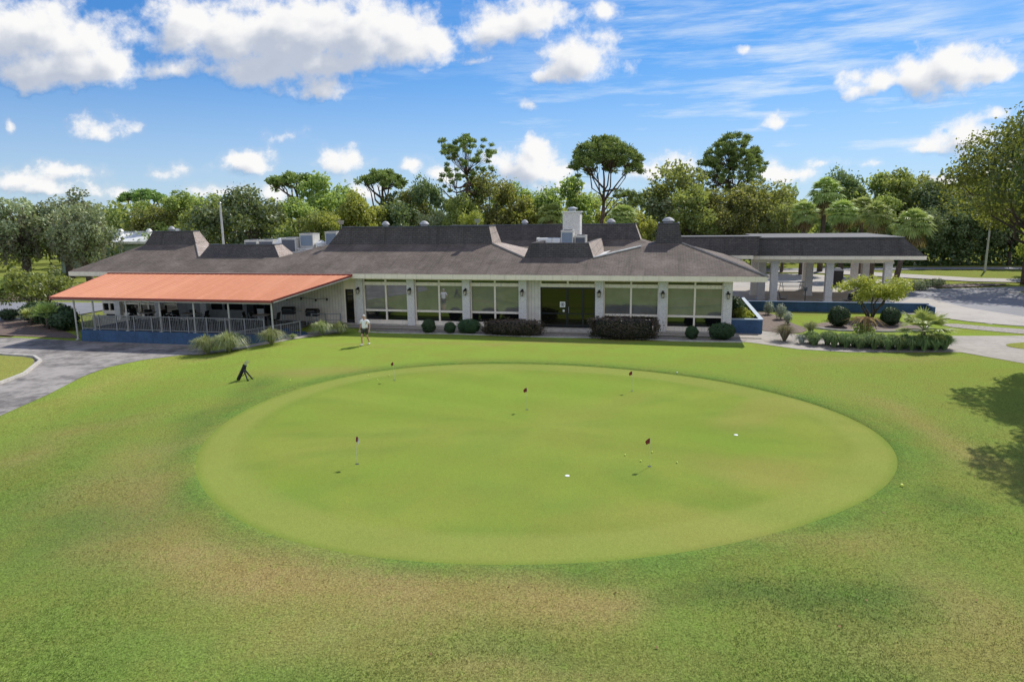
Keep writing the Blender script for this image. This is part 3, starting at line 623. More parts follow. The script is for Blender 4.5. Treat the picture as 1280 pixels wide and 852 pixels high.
bar(mb, aP(0,1.004,.03), aP(1,1.004,.03), .06, .14); bar(mb, aP(0,0,.03), aP(0,1,.03), .06, .12); bar(mb, aP(1,0,.03), aP(1,1,.03), .06, .12); bar(mb, aP(0,-.012,.07), aP(1,-.012,.07), .08, .12)
mb.build('trim', M['trimred'], aw)
mb = MB()
for k in range(10): bar(mb, aP(k/9,.03,-.06), aP(k/9,.98,-.06), .06, .1)
bar(mb, aP(0.01,.97,-.16), aP(.99,.97,-.16), .08, .1); mb.build('frame', M['postgrey'], aw)
for x, zb in ((-27.75,-.42),(-26.3,.24),(-23.8,.24),(-21.3,.24),(-18.85,.24),(-16.4,.24),(-13.45,-.05)):
    m = MB(); m.tube([(x,-6.08,zb),(x,-6.08,2.2)],.055,8); m.box(x-.1,x+.1,-6.18,-5.98,zb-.02,zb+.03); m.build('post', M['postgrey'], aw)
pt = thing('patio_deck', 'raised patio deck with dark blue painted front wall', 'patio', O, -TH)
m = MB(); m.box(-27.15,-14.2,-6.05,-.31,-.7,.2); m.build('deck_slab', M['deck'], pt)
m = MB(); m.box(-27.3,-14.0,-6.25,-6.06,-.8,.24); m.box(-27.3,-27.16,-6.058,-.3,-.8,.24); m.box(-14.18,-14.0,-6.058,-3.4,-.8,.24); m.build('blue_wall', M['blue'], pt)
m = MB(); m.add([(-14.0,-5.9,.18),(-12.2,-4.2,.02),(-12.9,-3.3,.02),(-14.0,-4.3,.18),(-14.0,-5.9,-.6),(-12.2,-4.2,-.6),(-12.9,-3.3,-.6),(-14.0,-4.3,-.6)],[(3,2,1,0),(0,1,5,4),(1,2,6,5),(2,3,7,6),(3,0,4,7)]); m.build('ramp', M['blue'], pt)
def railing(pts, label, h=1.0, bal=True):
    t = thing('railing', label, 'railing', O, -TH)
    for i, p in enumerate(pts):
        m = MB(); p = Vector(p); m.box(p.x-.035,p.x+.035,p.y-.035,p.y+.035,p.z,p.z+h+.03); m.build('post', M['rail'], t)
        if i < len(pts)-1:
            q = Vector(pts[i+1]); m = MB(); d = (q-p).normalized(); a, b = p+d*.05, q-d*.05; up = Vector((0,0,1))
            bar(m, a+up*h, b+up*h, .05, .045); 
            if bal:
                bar(m, a+up*.14, b+up*.14, .04, .04); k = max(2, int((q-p).length/.12))
                for j in range(1, k):
                    c = a.lerp(b, j/k); m.box(c.x-.009,c.x+.009,c.y-.009,c.y+.009,c.z+.12,c.z+h-.03)
            else: bar(m, a+up*h*.55, b+up*h*.55, .04, .04)
            m.build('rail_panel', M['rail'], t)
    return t
railing([(-27.2+i*1.32,-6.15,.22) for i in range(11)], 'pale metal railing with thin balusters along the patio front edge')
railing([(-15.6,-6.75,-.42),(-14.55,-5.95,-.28),(-13.5,-5.15,-.16),(-12.55,-4.5,-.03)], 'sloping pale metal railing beside the ramp right of the awning', .92)
railing([(-13.3,-1.7,.03),(-12.3,-1.65,.05),(-11.25,-1.6,.07)], 'short plain pipe handrail leading to the dark side door', .9, False)
# patio furniture
def table_proto(loc, label):
    t = thing('patio_table', label, 'table', loc, -TH, 'patio tables under the awning')
    m = MB(); m.lathe([(.55,.70),(.57,.715),(.57,.735),(.54,.745)],0,0,24); m.build('tabletop', M['postgrey'], t)
    for k in range(4):
        a = R(45+90*k); m = MB(); m.tube([(.4*math.cos(a),.4*math.sin(a),0),(.36*math.cos(a),.36*math.sin(a),.70)],.022,6); m.build('leg', M['rail'], t)
    return t
def chair_proto(loc, rz, label):
    t = thing('patio_chair', label, 'chair', loc, rz, 'dark mesh patio chairs')
    m = MB(); m.box(-.25,.25,-.25,.25,.42,.45); m.build('seat', M['blackcloth'], t, bevel=.008)
    m = MB(); m.add([(-.24,.24,.47),(.24,.24,.47),(.24,.34,.93),(-.24,.34,.93),(-.24,.265,.47),(.24,.265,.47),(.24,.365,.93),(-.24,.365,.93)],[(0,1,2,3),(7,6,5,4),(0,4,5,1),(1,5,6,2),(2,6,7,3),(3,7,4,0)]); m.build('backrest', M['blackcloth'], t)
    for sx in (-1,1):
        m = MB(); m.tube([(sx*.27,-.25,.0),(sx*.27,-.24,.64),(sx*.27,.27,.66)],.016,6); m.build('leg', M['rail'], t)
        m = MB(); m.tube([(sx*.26,.3,.0),(sx*.26,.24,.45),(sx*.26,.36,.95)],.016,6); m.build('leg', M['rail'], t)
    return t
T0 = C0 = None
TL = [(-23.3,'round patio table nearest the left end of the awning'),(-20.3,'round patio table in the middle of the patio front row'),(-17.7,'round patio table nearest the ramp')]
for i, (s, lb) in enumerate(TL):
    p = W(s,-4.7,.2)
    if T0 is None: T0 = table_proto(p, lb)
    else: dup(T0, p, -TH, lb)
    for sgn, side in ((-1,'left'),(1,'right')):
        l2 = 'dark patio chair on the %s side of the %s table' % (side, ('left','middle','right')[i])
        q = W(s+sgn*.95,-4.7+.1*sgn,.2); rz = -TH + (R(90) if sgn < 0 else R(-90)) + rnd.uniform(-.3,.3)
        if C0 is None: C0 = chair_proto(q, rz, l2)
        else: dup(C0, q, rz, l2)
for s, tt, a, lb in ((-28.0+2.6,-2.3,200,'dark patio chair against the wall at the left of the patio'),(-21.9,-2.0,170,'dark patio chair below the black serving hatch'),(-16.6,-3.,80,'dark patio chair close to the awning corner post')): dup(C0, W(s,tt,.2), R(a), lb)
for k, (s, lb) in enumerate(((-25.2,'patio table in the back row near the left windows'),(-21.8,'patio table in the back row below the serving hatch'),(-16.4,'patio table in the back row near the barbecue grill'))):
    dup(T0, W(s,-2.7,.2), -TH, lb)
    for sgn, side in ((-1,'left'),(1,'right')): dup(C0, W(s+sgn*.95,-2.7,.2), -TH+R(-90*sgn)+rnd.uniform(-.4,.4), 'dark chair on the %s side of the back row table %s' % (side, ('near the left windows','below the serving hatch','near the barbecue grill')[k]))
# barbecue grills by the siding wall
def grill(loc, rz, label):
    t = thing('barbecue_grill', label, 'grill', loc, rz)
    m = MB(); m.box(-.42,.42,-.25,.25,.62,.86); m.build('firebox', M['black'], t, bevel=.03)
    m = MB(); vs = []; fs = []; n = 9
    for x in (-.42,.42):
        for k in range(n+1): a = math.pi*k/n; vs.append((x, -.25*math.cos(a), .87+.26*math.sin(a)))
    for k in range(n): fs.append((k,k+1,n+2+k,n+1+k))
    fs += [tuple(range(n+1)), tuple(range(2*n+1, n, -1))]; m.add(vs, fs); l = m.build('lid', M['black'], t)
    m = MB(); m.tube([(-.28,-.27,.98),(.28,-.27,.98)],.015); m.build('handle', M['grey'], l)
    for x in (-.38,.38):
        for y in (-.2,.2): m = MB(); m.tube([(x,y,0),(x,y,.62)],.025,6); m.build('leg', M['grey'], t)
    m = MB(); m.box(.44,.8,-.2,.2,.8,.83); m.build('side_table', M['grey'], t); m = MB(); m.box(-.4,.4,-.2,.2,.2,.23); m.build('shelf', M['grey'], t); return t
grill(W(-13.6,-1.0,.06), -TH, 'black lidded barbecue grill against the siding wall near the side door')
grill(W(-15.2,-1.3,.2), -TH+.2, 'black barbecue grill behind the awning corner post')
t = thing('string_light', 'string of small lamps hung along the siding wall', 'string lights', O, -TH)
m = MB(); m.tube([(-17,-.12,2.0),(-16,-.12,1.75),(-15,-.12,1.82),(-13.9,-.12,1.7),(-12.9,-.12,1.78)],.012,5); m.build('cable', M['black'], t)
for x, z in ((-16,1.66),(-14.9,1.7),(-13.8,1.62),(-12.95,1.68)): m = MB(); m.lathe([(.03,z+.1),(.07,z+.02),(.06,z-.05)],x,-.12,8); m.build('lamp', M['black'], t)

# ------------------------------------------------------------------ planter, blue wall, porte-cochere
pl = thing('planter', 'open blue masonry planter with pale cap at the right corner', 'planter', O, -TH)
m = MB(); m.box(13.62,15.42,.25,.45,-.05,.84); m.box(15.24,15.42,.452,11.4,-.05,.84); m.box(13.62,13.76,.452,11.4,-.05,.5); m.build('planter_wall', M['blue'], pl)
m = MB(); m.box(13.62,15.46,.22,.47,.842,.9); m.box(15.2,15.46,.472,11.4,.842,.9); m.build('cap', M['bluecap'], pl)
m = MB(); m.box(13.765,15.235,.46,11.4,-.05,.42); m.build('soil', M['soil'], pl)
bw = thing('garden_wall', 'long low dark blue wall in front of the porte-cochere', 'wall', O, -TH)
m = MB(); m.box(15.44,27.9,11.0,11.25,-.05,.62); m.box(27.72,27.9,9.6,10.998,-.05,.62); m.build('wall_body', M['blue'], bw)
m = MB(); m.box(15.47,27.94,10.96,11.29,.622,.68); m.build('cap', M['blue'], bw)
pc = thing('porte_cochere', 'flat dark mansard drive-through canopy on white columns', 'canopy', O, -TH)
m = MB(); m.frustum((16.3,28.9,15.4,27.6),3.78,(16.9,27.5,16.1,26.9),5.1); m.frustum((10.4,16.6,14.0,17.6),3.9,(10.4,16.7,14.55,17.2),5.3); m.build('mansard', M['mansard'], pc)
m = MB(); m.box(16.85,27.55,16.04,26.95,5.102,5.22); m.box(10.4,16.84,14.5,17.2,5.302,5.37); m.build('roof_edge', M['edge'], pc)
m = MB(); m.box(16.25,28.95,15.35,27.65,3.5,3.778); m.box(10.4,16.24,13.95,17.6,3.62,3.898); m.build('fascia', M['cream'], pc)
for y0 in (16.1,26.2): m = MB(); m.box(16.6,26.9,y0,y0+.4,3.2,3.498); m.build('beam', M['cream'], pc)
for s, tt in ((18.2,16.4),(22.4,16.6),(26.6,16.4),(17.4,17.6),(21.75,21.2),(26.2,21.2),(17.2,21.0),(18.2,26.3),(22.4,26.3),(26.6,26.3)):
    m = MB(); m.box(s-.28,s+.28,tt-.28,tt+.28,0,3.3); m.box(s-.33,s+.33,tt-.33,tt+.33,0,.18); m.box(s-.34,s+.34,tt-.34,tt+.34,3.14,3.32); m.build('column', M['stone'], pc, bevel=.02)
dup(C0, W(18.7,14.4,.02), R(60), 'dark chair beside the leftmost porte-cochere column')
dup(C0, W(23.3,14.1,.02), R(-70), 'dark chair just right of the middle porte-cochere column')
dup(C0, W(24.1,14.3,.02), R(90), 'dark chair farther right of the middle porte-cochere column')
t = thing('trash_bin', 'black square trash bin seen under the porte-cochere', 'bin', W(26,30,.02), -TH); m = MB(); m.frustum((-.4,.4,-.4,.4),0,(-.46,.46,-.46,.46),1.5); m.build('bin_body', M['black'], t, bevel=.03); m = MB(); m.frustum((-.5,.5,-.5,.5),1.502,(-.2,.2,-.2,.2),1.75); m.build('lid', M['coil'], t)
t = thing('picnic_table', 'grey metal picnic table on the forecourt behind the columns', 'table', W(21,25,.02), -TH+.1)
m = MB(); m.box(-1.2,1.2,-.4,.4,.76,.82); m.build('tabletop', M['grey'], t)
for y in (-.75,.75): m = MB(); m.box(-1.2,1.2,y-.14,y+.14,.44,.48); m.build('bench', M['grey'], t)
for x in (-.9,.9): m = MB(); m.tube([(x,-.8,0),(x,-.25,.76)],.03,6); m.tube([(x,.8,0),(x,.25,.76)],.03,6); m.tube([(x,-.75,.42),(x,.75,.42)],.025,6); m.build('leg', M['grey'], t)
t = thing('sign_post', 'thin dark post standing behind the blue garden wall', 'post', W(19.9,12.2,.02), -TH); m = MB(); m.tube([(0,0,0),(0,0,1.5)],.03,8); m.build('post', M['black'], t); m = MB(); m.box(-.12,.12,-.02,.02,1.35,1.62); m.build('plate', M['coil'], t)
t = thing('path_light', 'small black path light at the edge of the road', 'path light', (32.3,44.1-2.6,.0)); m = MB(); m.tube([(0,0,0),(0,0,.55)],.035,8); m.build('stem', M['black'], t); m = MB(); m.lathe([(.05,.5),(.16,.55),(.16,.66),(.06,.74)],0,0,12); m.build('lamp_head', M['black'], t)
t = thing('light_pole', 'tall pale light pole rising behind the low mansard', 'light pole', (-27.5,66,0)); m = MB(); m.tube([(0,0,0),(0,0,8.6)],[.13,.09],10); m.build('shaft', M['postgrey'], t); m = MB(); m.lathe([(.22,-.02),(.22,.5),(.14,.6)],0,0,12); m.build('base', M['kerb'], t); m = MB(); m.lathe([(.1,8.6),(.12,8.7),(.03,8.8)],0,0,10); m.build('cap', M['grey'], t)
t = thing('utility_pole', 'thin grey pole on the grass verge before the right hand wood', 'pole', (57.0,82.2,0)); m = MB(); m.tube([(0,0,-.1),(.05,0,7.5)],[.13,.09],10); m.build('shaft', M['postgrey'], t); m = MB(); m.lathe([(.12,7.5),(.05,7.6)],0.05,0,10); m.build('cap', M['grey'], t)
# green metal shed far left
t = thing('metal_shed', 'pale green metal shed with white roof behind the left trees', 'shed', (-52,100,-.5), R(-12))
m = MB(); m.box(-16,12,0,14,0,4.6); m.build('wall', M['greenwall'], t)
m = MB()
for i in range(56): x = -16+.5*i; m.box(x,x+.07,-.04,-.001,0,4.58)
m.build('wall_ribs', M['greenwall'], t)
m = MB(); m.add([(-16.3,-.4,4.62),(12.3,-.4,4.62),(12.3,7,6.0),(-16.3,7,6.0),(12.3,14.4,4.62),(-16.3,14.4,4.62)],[(0,1,2,3),(3,2,4,5)]); m.box(-16.3,12.3,-.42,-.402,4.3,4.64); m.build('roof', M['white'], t)
for x in (-9,-4,1,6): m = MB(); m.lathe([(.35,5.4),(.35,6.0),(.5,6.05),(.2,6.4)],x,4.5,10); m.build('roof_vent', M['white'], t)

# ------------------------------------------------------------------ things on the green and lawn
def flag(i, x, y, rot, white, label):
    t = thing('golf_flag', label, 'golf flag', (x,y,.012), rot, 'practice flags on the putting green')
    m = MB(); m.lathe([(.055,.0005),(.055,.003)],0,0,16); m.build('cup', M['black'], t)
    m = MB(); m.tube([(0,0,-.05),(.004,0,.84)],.0052,6); m.build('pole', M['hvac'], t)
    m = MB(); n = 5; vs = []; fs = []
    for k in range(n+1):
        u_ = k/n; w = .035*math.sin(u_*5+i)
        vs += [(.006+.135*u_, w, .84-.10*u_*u_), (.006+.105*u_, w*.8-.01, .67-.04*u_+.02)]
    for k in range(n): fs.append((2*k,2*k+1,2*k+3,2*k+2))
    m.add(vs, fs); f = m.build('flag', M['red'], t, smooth=True)
    if white:
        m = MB(); vs2 = [(a+.004,b-.008,c-.012) for a, b, c in vs[4:]]; m.add(vs2, fs[:len(vs2)//2-1]); m.build('flag_panel', M['flagwhite'], f, smooth=True)
flag(0,-4.64,19.28,R(-20),True,'small practice flag with dark red and white cloth, left front of the green')
flag(1,-5.29,29.76,R(170),False,'dark red practice flag at the far left of the green')
flag(2,.54,24.83,R(175),False,'dark red practice flag near the middle of the green')
flag(3,4.93,27.36,R(165),False,'dark red practice flag at the far right of the green')
flag(4,3.94,18.79,R(160),False,'dark red practice flag with yellow balls around it')
def ball(x, y, r, z, label, mat='ballyellow'):
    bm = bmesh.new(); bmesh.ops.create_icosphere(bm, subdivisions=2, radius=r); me = bpy.data.meshes.new('golf_ball'); bm.to_mesh(me); bm.free()
    me.polygons.foreach_set('use_smooth',[True]*len(me.polygons)); me.materials.append(M[mat]); tag(link('golf_ball', me, None, (x,y,z+r)), label, 'golf ball', 'golf balls on the green')
ball(-9.97,29.84,.032,.03,'pale golf ball at the left collar of the green beyond the golf bag','ballyellow')
ball(-6.64,30.61,.026,.012,'yellow golf ball farthest left near the far left flag')
ball(-6.05,29.8,.026,.012,'yellow golf ball nearest the camera by the far left flag')
ball(-5.7,30.7,.026,.012,'yellow golf ball just behind the far left flag')
ball(3.38,19.72,.026,.012,'yellow golf ball left of the right front flag')
ball(3.76,19.19,.026,.012,'yellow golf ball just left behind the foot of the right front flag')
ball(4.25,19.94,.026,.012,'yellow golf ball behind the right front flag')
ball(4.79,19.03,.026,.012,'yellow golf ball right of the right front flag')
ball(7.53,30.41,.032,.03,'pale golf ball on the far right collar of the green','ballwhite')
ball(10.27,17.06,.045,.02,'bright yellow ball at the right edge of the green')
for x, y, lb in ((1.5,18.13,'flat white disc marker near the centre front of the green'),(7.33,21.52,'flat white disc marker on the right side of the green')):
    m = MB(); m.lathe([(.065,0),(.07,.005),(.064,.014),(.04,.018)],0,0,20); o = m.build('disc_marker', M['ballwhite'], None, loc=(x,y,.013)); tag(o, lb, 'marker', 'white discs on the green')
# golf stand bag: leans up to the right, two legs propping it
bg = thing('golf_bag', 'black golf stand bag leaning on its two legs on the grass', 'golf bag', (-12.28,30.2,H(-12.28,30.2))); bg.scale = (.80,)*3
a = Vector((-.22,-.02,.02)); b = Vector((.2,.1,.86)); ax = (b-a).normalized()
m = MB(); m.tube([a, a+ax*.05, a+ax*.3, a+ax*.7, b],[.085,.105,.10,.10,.115],14); m.build('bag_body', M['blackcloth'], bg, smooth=True)
m = MB(); c = a+ax*.34; m.tube([c+Vector((-.02,-.12,-.12)), c+Vector((.0,-.13,.0)), c+Vector((.07,-.11,.16))],[.05,.075,.05],10); m.build('pocket', M['blackcloth'], bg, smooth=True)
for y, dx in ((-.24,.42),(.22,.5)):
    m = MB(); q = a+ax*.68; m.tube([q+Vector((.06,y*.2,-.02)), Vector((dx,y,.02))],[.05,.04],8); m.tube([Vector((dx-.03,y,.03)),Vector((dx+.06,y,.03))],.045,6); m.build('leg', M['black'], bg)
m = MB(); m.tube([a+ax*.25+Vector((.12,0,0)), a+ax*.4+Vector((.2,-.12,-.06)), a+ax*.62+Vector((.19,-.12,-.03)), a+ax*.8+Vector((.12,0,0))],.022,6); m.build('strap', M['blackcloth'], bg)
for k in range(7):
    ang = k*.9; off = Vector((.06*math.cos(ang), .06*math.sin(ang), 0)); l = .14+.05*(k%3); m = MB(); e = b+ax*l+off*1.3
    m.tube([b+off-ax*.1, e],.006,5); m.tube([e, e+Vector((.05,.03*math.cos(ang),.01))],[.018,.022],6); m.build('club', M['grey'], bg)

# ------------------------------------------------------------------ person (skin modifier bodies, baked to meshes)
def skin(name, verts, edges, radii, mat, parent, sub=2, root=0):
    me = bpy.data.meshes.new(name); me.from_pydata([tuple(v) for v in verts], edges, []); o = bpy.data.objects.new(name+'_tmp', me); C.objects.link(o)
    mo = o.modifiers.new('s', 'SKIN'); mo.use_smooth_shade = True
    for i, r in enumerate(radii):
        sv = me.skin_vertices[0].data[i]; sv.radius = r if isinstance(r, tuple) else (r, r); sv.use_root = (i == root)
    mo2 = o.modifiers.new('d', 'SUBSURF'); mo2.levels = mo2.render_levels = sub
    dg = bpy.context.evaluated_depsgraph_get(); dg.update()
    nm = bpy.data.meshes.new_from_object(o.evaluated_get(dg)); nm.name = name; bpy.data.objects.remove(o, do_unlink=True)
    nm.materials.clear(); nm.materials.append(mat); nm.polygons.foreach_set('use_smooth', [True]*len(nm.polygons))
    return link(name, nm, parent)
pe = thing('person', 'elderly man in white polo and dark shorts walking on the lawn', 'person', (-8.41,38.53,.0), R(-18))
J = dict(pel=(0,.0,.93), bel=(0,-.01,1.08), che=(0,0,1.27), nck=(0,-.02,1.46), hd0=(0,-.05,1.54), hd=(0,-.07,1.64), top=(0,-.06,1.72),
         hl=(-.1,.0,.89), kl=(-.11,-.2,.50), al=(-.11,-.17,.1), tl=(-.12,-.31,.04), hr=(.1,.0,.89), kr=(.11,.04,.48), ar=(.12,.24,.12), tr=(.13,.12,.04),
         sl=(-.2,.01,1.40), el=(-.29,.08,1.13), wl=(-.3,-.04,.90), pl=(-.3,-.07,.83), sr=(.2,.01,1.40), er=(.31,.04,1.13), wr=(.33,-.08,.91), pr=(.335,-.11,.84))
names = list(J); E_ = [('pel','bel'),('bel','che'),('che','nck'),('nck','hd0'),('hd0','hd'),('hd','top'),('pel','hl'),('hl','kl'),('kl','al'),('al','tl'),('pel','hr'),('hr','kr'),('kr','ar'),('ar','tr'),('che','sl'),('sl','el'),('el','wl'),('wl','pl'),('che','sr'),('sr','er'),('er','wr'),('wr','pr')]
RD = dict(pel=.13,bel=(.15,.13),che=(.15,.11),nck=.055,hd0=.06,hd=(.075,.095),top=.06,hl=.085,kl=.055,al=.04,tl=.035,hr=.085,kr=.055,ar=.04,tr=.035,sl=.055,el=.042,wl=.03,pl=(.022,.038),sr=.055,er=.042,wr=.03,pr=(.022,.038))
V_ = [J[n] for n in names]; EE = [(names.index(a), names.index(b)) for a, b in E_]; RR = [RD[n] for n in names]
for side, sx in (('pl',-1),('pr',1)):     # fingers and thumb
    p = Vector(J[side]); pi = names.index(side)
    for k in range(4):
        f0 = p+Vector((0,-.03+.02*k,-.04)); f1 = f0+Vector((0,-.005,-.045+.006*abs(k-1))); f2 = f1+Vector((-sx*.012,-.01,-.03))
        i0 = len(V_); V_ += [tuple(f0),tuple(f1),tuple(f2)]; EE += [(pi,i0),(i0,i0+1),(i0+1,i0+2)]; RR += [.0095,.009,.0075]
    i0 = len(V_); V_ += [tuple(p+Vector((-sx*.01,-.05,-.01))), tuple(p+Vector((-sx*.02,-.07,-.045)))]; EE += [(pi,i0),(i0,i0+1)]; RR += [.011,.009]
skin('body', V_, EE, RR, M['skin'], pe, 1)
hp = Vector(J['hd'])
m = MB(); m.add([hp+Vector((-.012,-.09,-.0)),hp+Vector((.012,-.09,0)),hp+Vector((0,-.125,-.02)),hp+Vector((0,-.09,.035))],[(0,1,2),(0,2,3),(1,3,2)]); m.build('nose', M['skin'], pe, smooth=True)
for sx in (-1,1):
    m = MB(); m.lathe([(.02,-.03),(.025,0),(.018,.03)],hp.x+sx*.082,hp.y+.01,8); 
    for i, v in enumerate(m.v): m.v[i] = (v[0], v[1], v[2]+hp.z)
    m.build('ear', M['skin'], pe, smooth=True)
    m = MB(); m.box(hp.x+sx*.032-.012, hp.x+sx*.032+.012, hp.y-.097, hp.y-.085, hp.z+.012, hp.z+.026); m.build('eye', M['black'], pe)
m = MB(); m.box(hp.x-.025, hp.x+.025, hp.y-.093, hp.y-.08, hp.z-.055, hp.z-.047); m.build('mouth', M['trimred'], pe)
skin('hair', [hp+Vector((0,.035,-.02)), hp+Vector((0,.03,.05)), hp+Vector((0,-.02,.085))], [(0,1),(1,2)], [(.082,.075),(.088,.085),(.075,.07)], M['hair'], pe, 2)
skin('shirt', [J['pel'],J['bel'],J['che'],(0,-.01,1.40),(-.12,0,1.41),J['sl'],(-.255,.045,1.23),(.12,0,1.41),J['sr'],(.255,.03,1.23)], [(0,1),(1,2),(2,3),(3,4),(4,5),(5,6),(3,7),(7,8),(8,9)], [(.165,.145),(.185,.165),(.175,.135),(.10,.095),(.085,.08),.085,.08,(.085,.08),.085,.08], M['shirt'], pe, 2)
skin('shorts', [(0,0,.95),J['hl'],(-.11,-.12,.62),J['hr'],(.11,.03,.60)], [(0,1),(1,2),(0,3),(3,4)], [(.165,.14),.11,.105,.11,.105], M['shorts'], pe, 2)
for q, d in (('al','tl'),('ar','tr')): skin('shoe', [Vector(J[q])-Vector((0,-.05,.04)), Vector(J[d])+Vector((0,0,.01)), Vector(J[d])+Vector((0,-.05,0))], [(0,1),(1,2)], [(.05,.05),(.05,.045),(.035,.03)], M['shoe'], pe, 1)

# ------------------------------------------------------------------ vegetation
def leaf(mb, p, nrm, s, rg, tone, asp=.62):
    a = nrm.orthogonal().normalized(); a = Quaternion(nrm, rg.uniform(0, 6.28)) @ a; b = nrm.cross(a)
    w = s*asp; mb.add([p-a*s, p-b*w, p+a*s, p+b*w], [(0,1,2,3)], tone)
def rdir(rg):
    z = rg.uniform(-1,1); t = rg.uniform(0,6.2832); r = math.sqrt(1-z*z); return Vector((r*math.cos(t), r*math.sin(t), z))
def clump(mb, c, rx, ry, rz, n, size, rg, tone, up=.35, inner=.45):
    c = Vector(c)
    for _ in range(n):
        d = rdir(rg); k = inner+(1-inner)*rg.random()**.6; k *= 1+.22*noise.noise(d*2.3+c)
        p = c+Vector((d.x*rx, d.y*ry, d.z*rz))*k
        nr = (d*.5+rdir(rg)*.8+Vector((0,0,up))).normalized()
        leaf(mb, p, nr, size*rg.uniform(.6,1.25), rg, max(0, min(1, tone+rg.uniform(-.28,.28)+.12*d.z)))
def limb(mb, a, b, r0, r1, rg, wob=.12, n=5, nseg=6):
    a, b = Vector(a), Vector(b); L = (b-a).length; pts = []; rs = []
    for i in range(n):
        f = i/(n-1); p = a.lerp(b, f)
        if 0 < i < n-1: p = p+rdir(rg)*L*wob*.5
        pts.append(p); rs.append(r0+(r1-r0)*f)
    mb.tube(pts, rs, nseg); return pts
def broadleaf(seed, R_=3.7, zc=6.1, Rz=3.9, ncl=34, n=9500, size=.205, leafm='leaf', low=True, bark='bark', dome=1.0):
    rg = random.Random(seed); tr = MB(); cr = MB(); top = limb(tr, (0,0,-.2), (rg.uniform(-.3,.3),rg.uniform(-.3,.3),zc*.62), .30, .17, rg, .05)[-1]
    cl = []
    for i in range(ncl):
        d = rdir(rg); 
        if d.z < -.45 and not low: d.z = -d.z
        k = rg.uniform(.55,1.)**.7
        c = Vector((d.x*R_*k, d.y*R_*k, zc+d.z*Rz*k*(dome if d.z > 0 else .95))); cl.append((c, rg.uniform(.8,1.45), rg.random()))
    for c, r, tn in cl:
        if rg.random() < .55: limb(tr, top+Vector((0,0,rg.uniform(-1.6,.2))), c, .1, .03, rg, .18, 5, 5)
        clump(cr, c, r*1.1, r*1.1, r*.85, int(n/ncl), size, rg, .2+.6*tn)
    for _ in range(int(n*.06)):   # stray sprigs breaking the outline
        c, r, tn = rg.choice(cl); d = rdir(rg); d.z = abs(d.z); clump(cr, c+d*r*1.15, .22, .22, .3, 1, size*.9, rg, .5)
    return tr.mesh('trunk', M[bark], True), cr.mesh('crown', M[leafm], False, True)
def mossy(seed):
    rg = random.Random(seed); tr = MB(); cr = MB(); ms = MB(); top = limb(tr, (0,0,-.2), (.5,0,3.4), .5, .35, rg, .08)[-1]
    for i in range(38):
        d = rdir(rg); k = rg.uniform(.6,1.); c = Vector((d.x*4.4*k, d.y*4.0*k, 6.2+d.z*(3.6 if d.z > 0 else 3.4)*k))
        if rg.random() < .7: limb(tr, top+Vector((0,0,rg.uniform(-1,.3))), c, .16, .04, rg, .2, 5, 5)
        clump(cr, c, 1.2, 1.2, .9, 150, .2, rg, rg.uniform(.2,.8))
        if rg.random() < .75:
            for _ in range(5):
                q = c+Vector((rg.uniform(-1,1), rg.uniform(-1,1), -.5)); L = rg.uniform(.8,2.2)
                for j in range(14): 
                    p = q+Vector((rg.gauss(0,.12), rg.gauss(0,.12), -L*rg.random())); leaf(ms, p, Vector((rg.uniform(-1,1), rg.uniform(-1,1), .1)).normalized(), .24, rg, rg.uniform(.2,.9), .3)
    return tr.mesh('trunk', M['bark'], True), cr.mesh('crown', M['leafmoss'], False, True), ms.mesh('hanging_moss', M['moss'], False, True)
def pine(seed, h, Rr, z0, form, ntuft, tuft=.55, lean=(0,0), fork=.55):
    rg = random.Random(seed); tr = MB(); cr = MB(); t_top = Vector((lean[0], lean[1], h*.93))
    tp = [Vector((lean[0]*f*f+.22*math.sin(f*7+seed), lean[1]*f*f+.2*math.cos(f*5+seed), h*.93*f)) for f in [i/9 for i in range(10)]]; tp[0] = Vector((0,0,-.2))
    tr.tube(tp, [.26-.19*i/9 for i in range(10)], 8)
    def on(z):
        f = max(0, min(8.99, z/(h*.93)*9)); i = int(f); return tp[i].lerp(tp[i+1], f-i)
    nl = max(7, ntuft//7); nodes = []
    for i in range(nl):
        a = i*2.4+rg.uniform(-.4,.4); zz = z0+(h-z0)*rg.random()**.8; rr, zt = form(a, rg)
        b = on(zz); e = b+Vector((math.cos(a)*Rr*rr*.7, math.sin(a)*Rr*rr*.7, 0)); e.z = z0+(h-z0)*zt; s = on(min(h*.88, max(z0*.92, e.z-rg.uniform(.8,2.2))))
        limb(tr, s, e, .085, .035, rg, .16, 6, 5); nodes.append((e, a))
    for i in range(ntuft):
        e, a = nodes[i % nl]; q = e+Vector((rg.gauss(0,1), rg.gauss(0,1), rg.gauss(.15,.38)))*Rr*.26
        limb(tr, e, q, .03, .012, rg, .15, 3, 4)
        tn = rg.uniform(.25,.75)
        for _ in range(85):
            d = rdir(rg); d.z = d.z*.7+.25; p = q+d*tuft*rg.uniform(.25,1.); nr = d.orthogonal().normalized(); nr = (Quaternion(d, rg.uniform(0,6.28)) @ nr+rdir(rg)*.3).normalized()
            ax_ = d.normalized(); b_ = nr.cross(ax_).normalized()*.026; L = tuft*.5
            cr.add([p-ax_*L*.5-b_, p-ax_*L*.5+b_, p+ax_*L*.6+b_*2.2, p+ax_*L*.6-b_*2.2], [(0,1,2,3)], max(0, min(1, tn+rg.uniform(-.25,.25))))
    return tr.mesh('trunk', M['pinebark'], True), cr.mesh('crown', M['needle'], False, True)
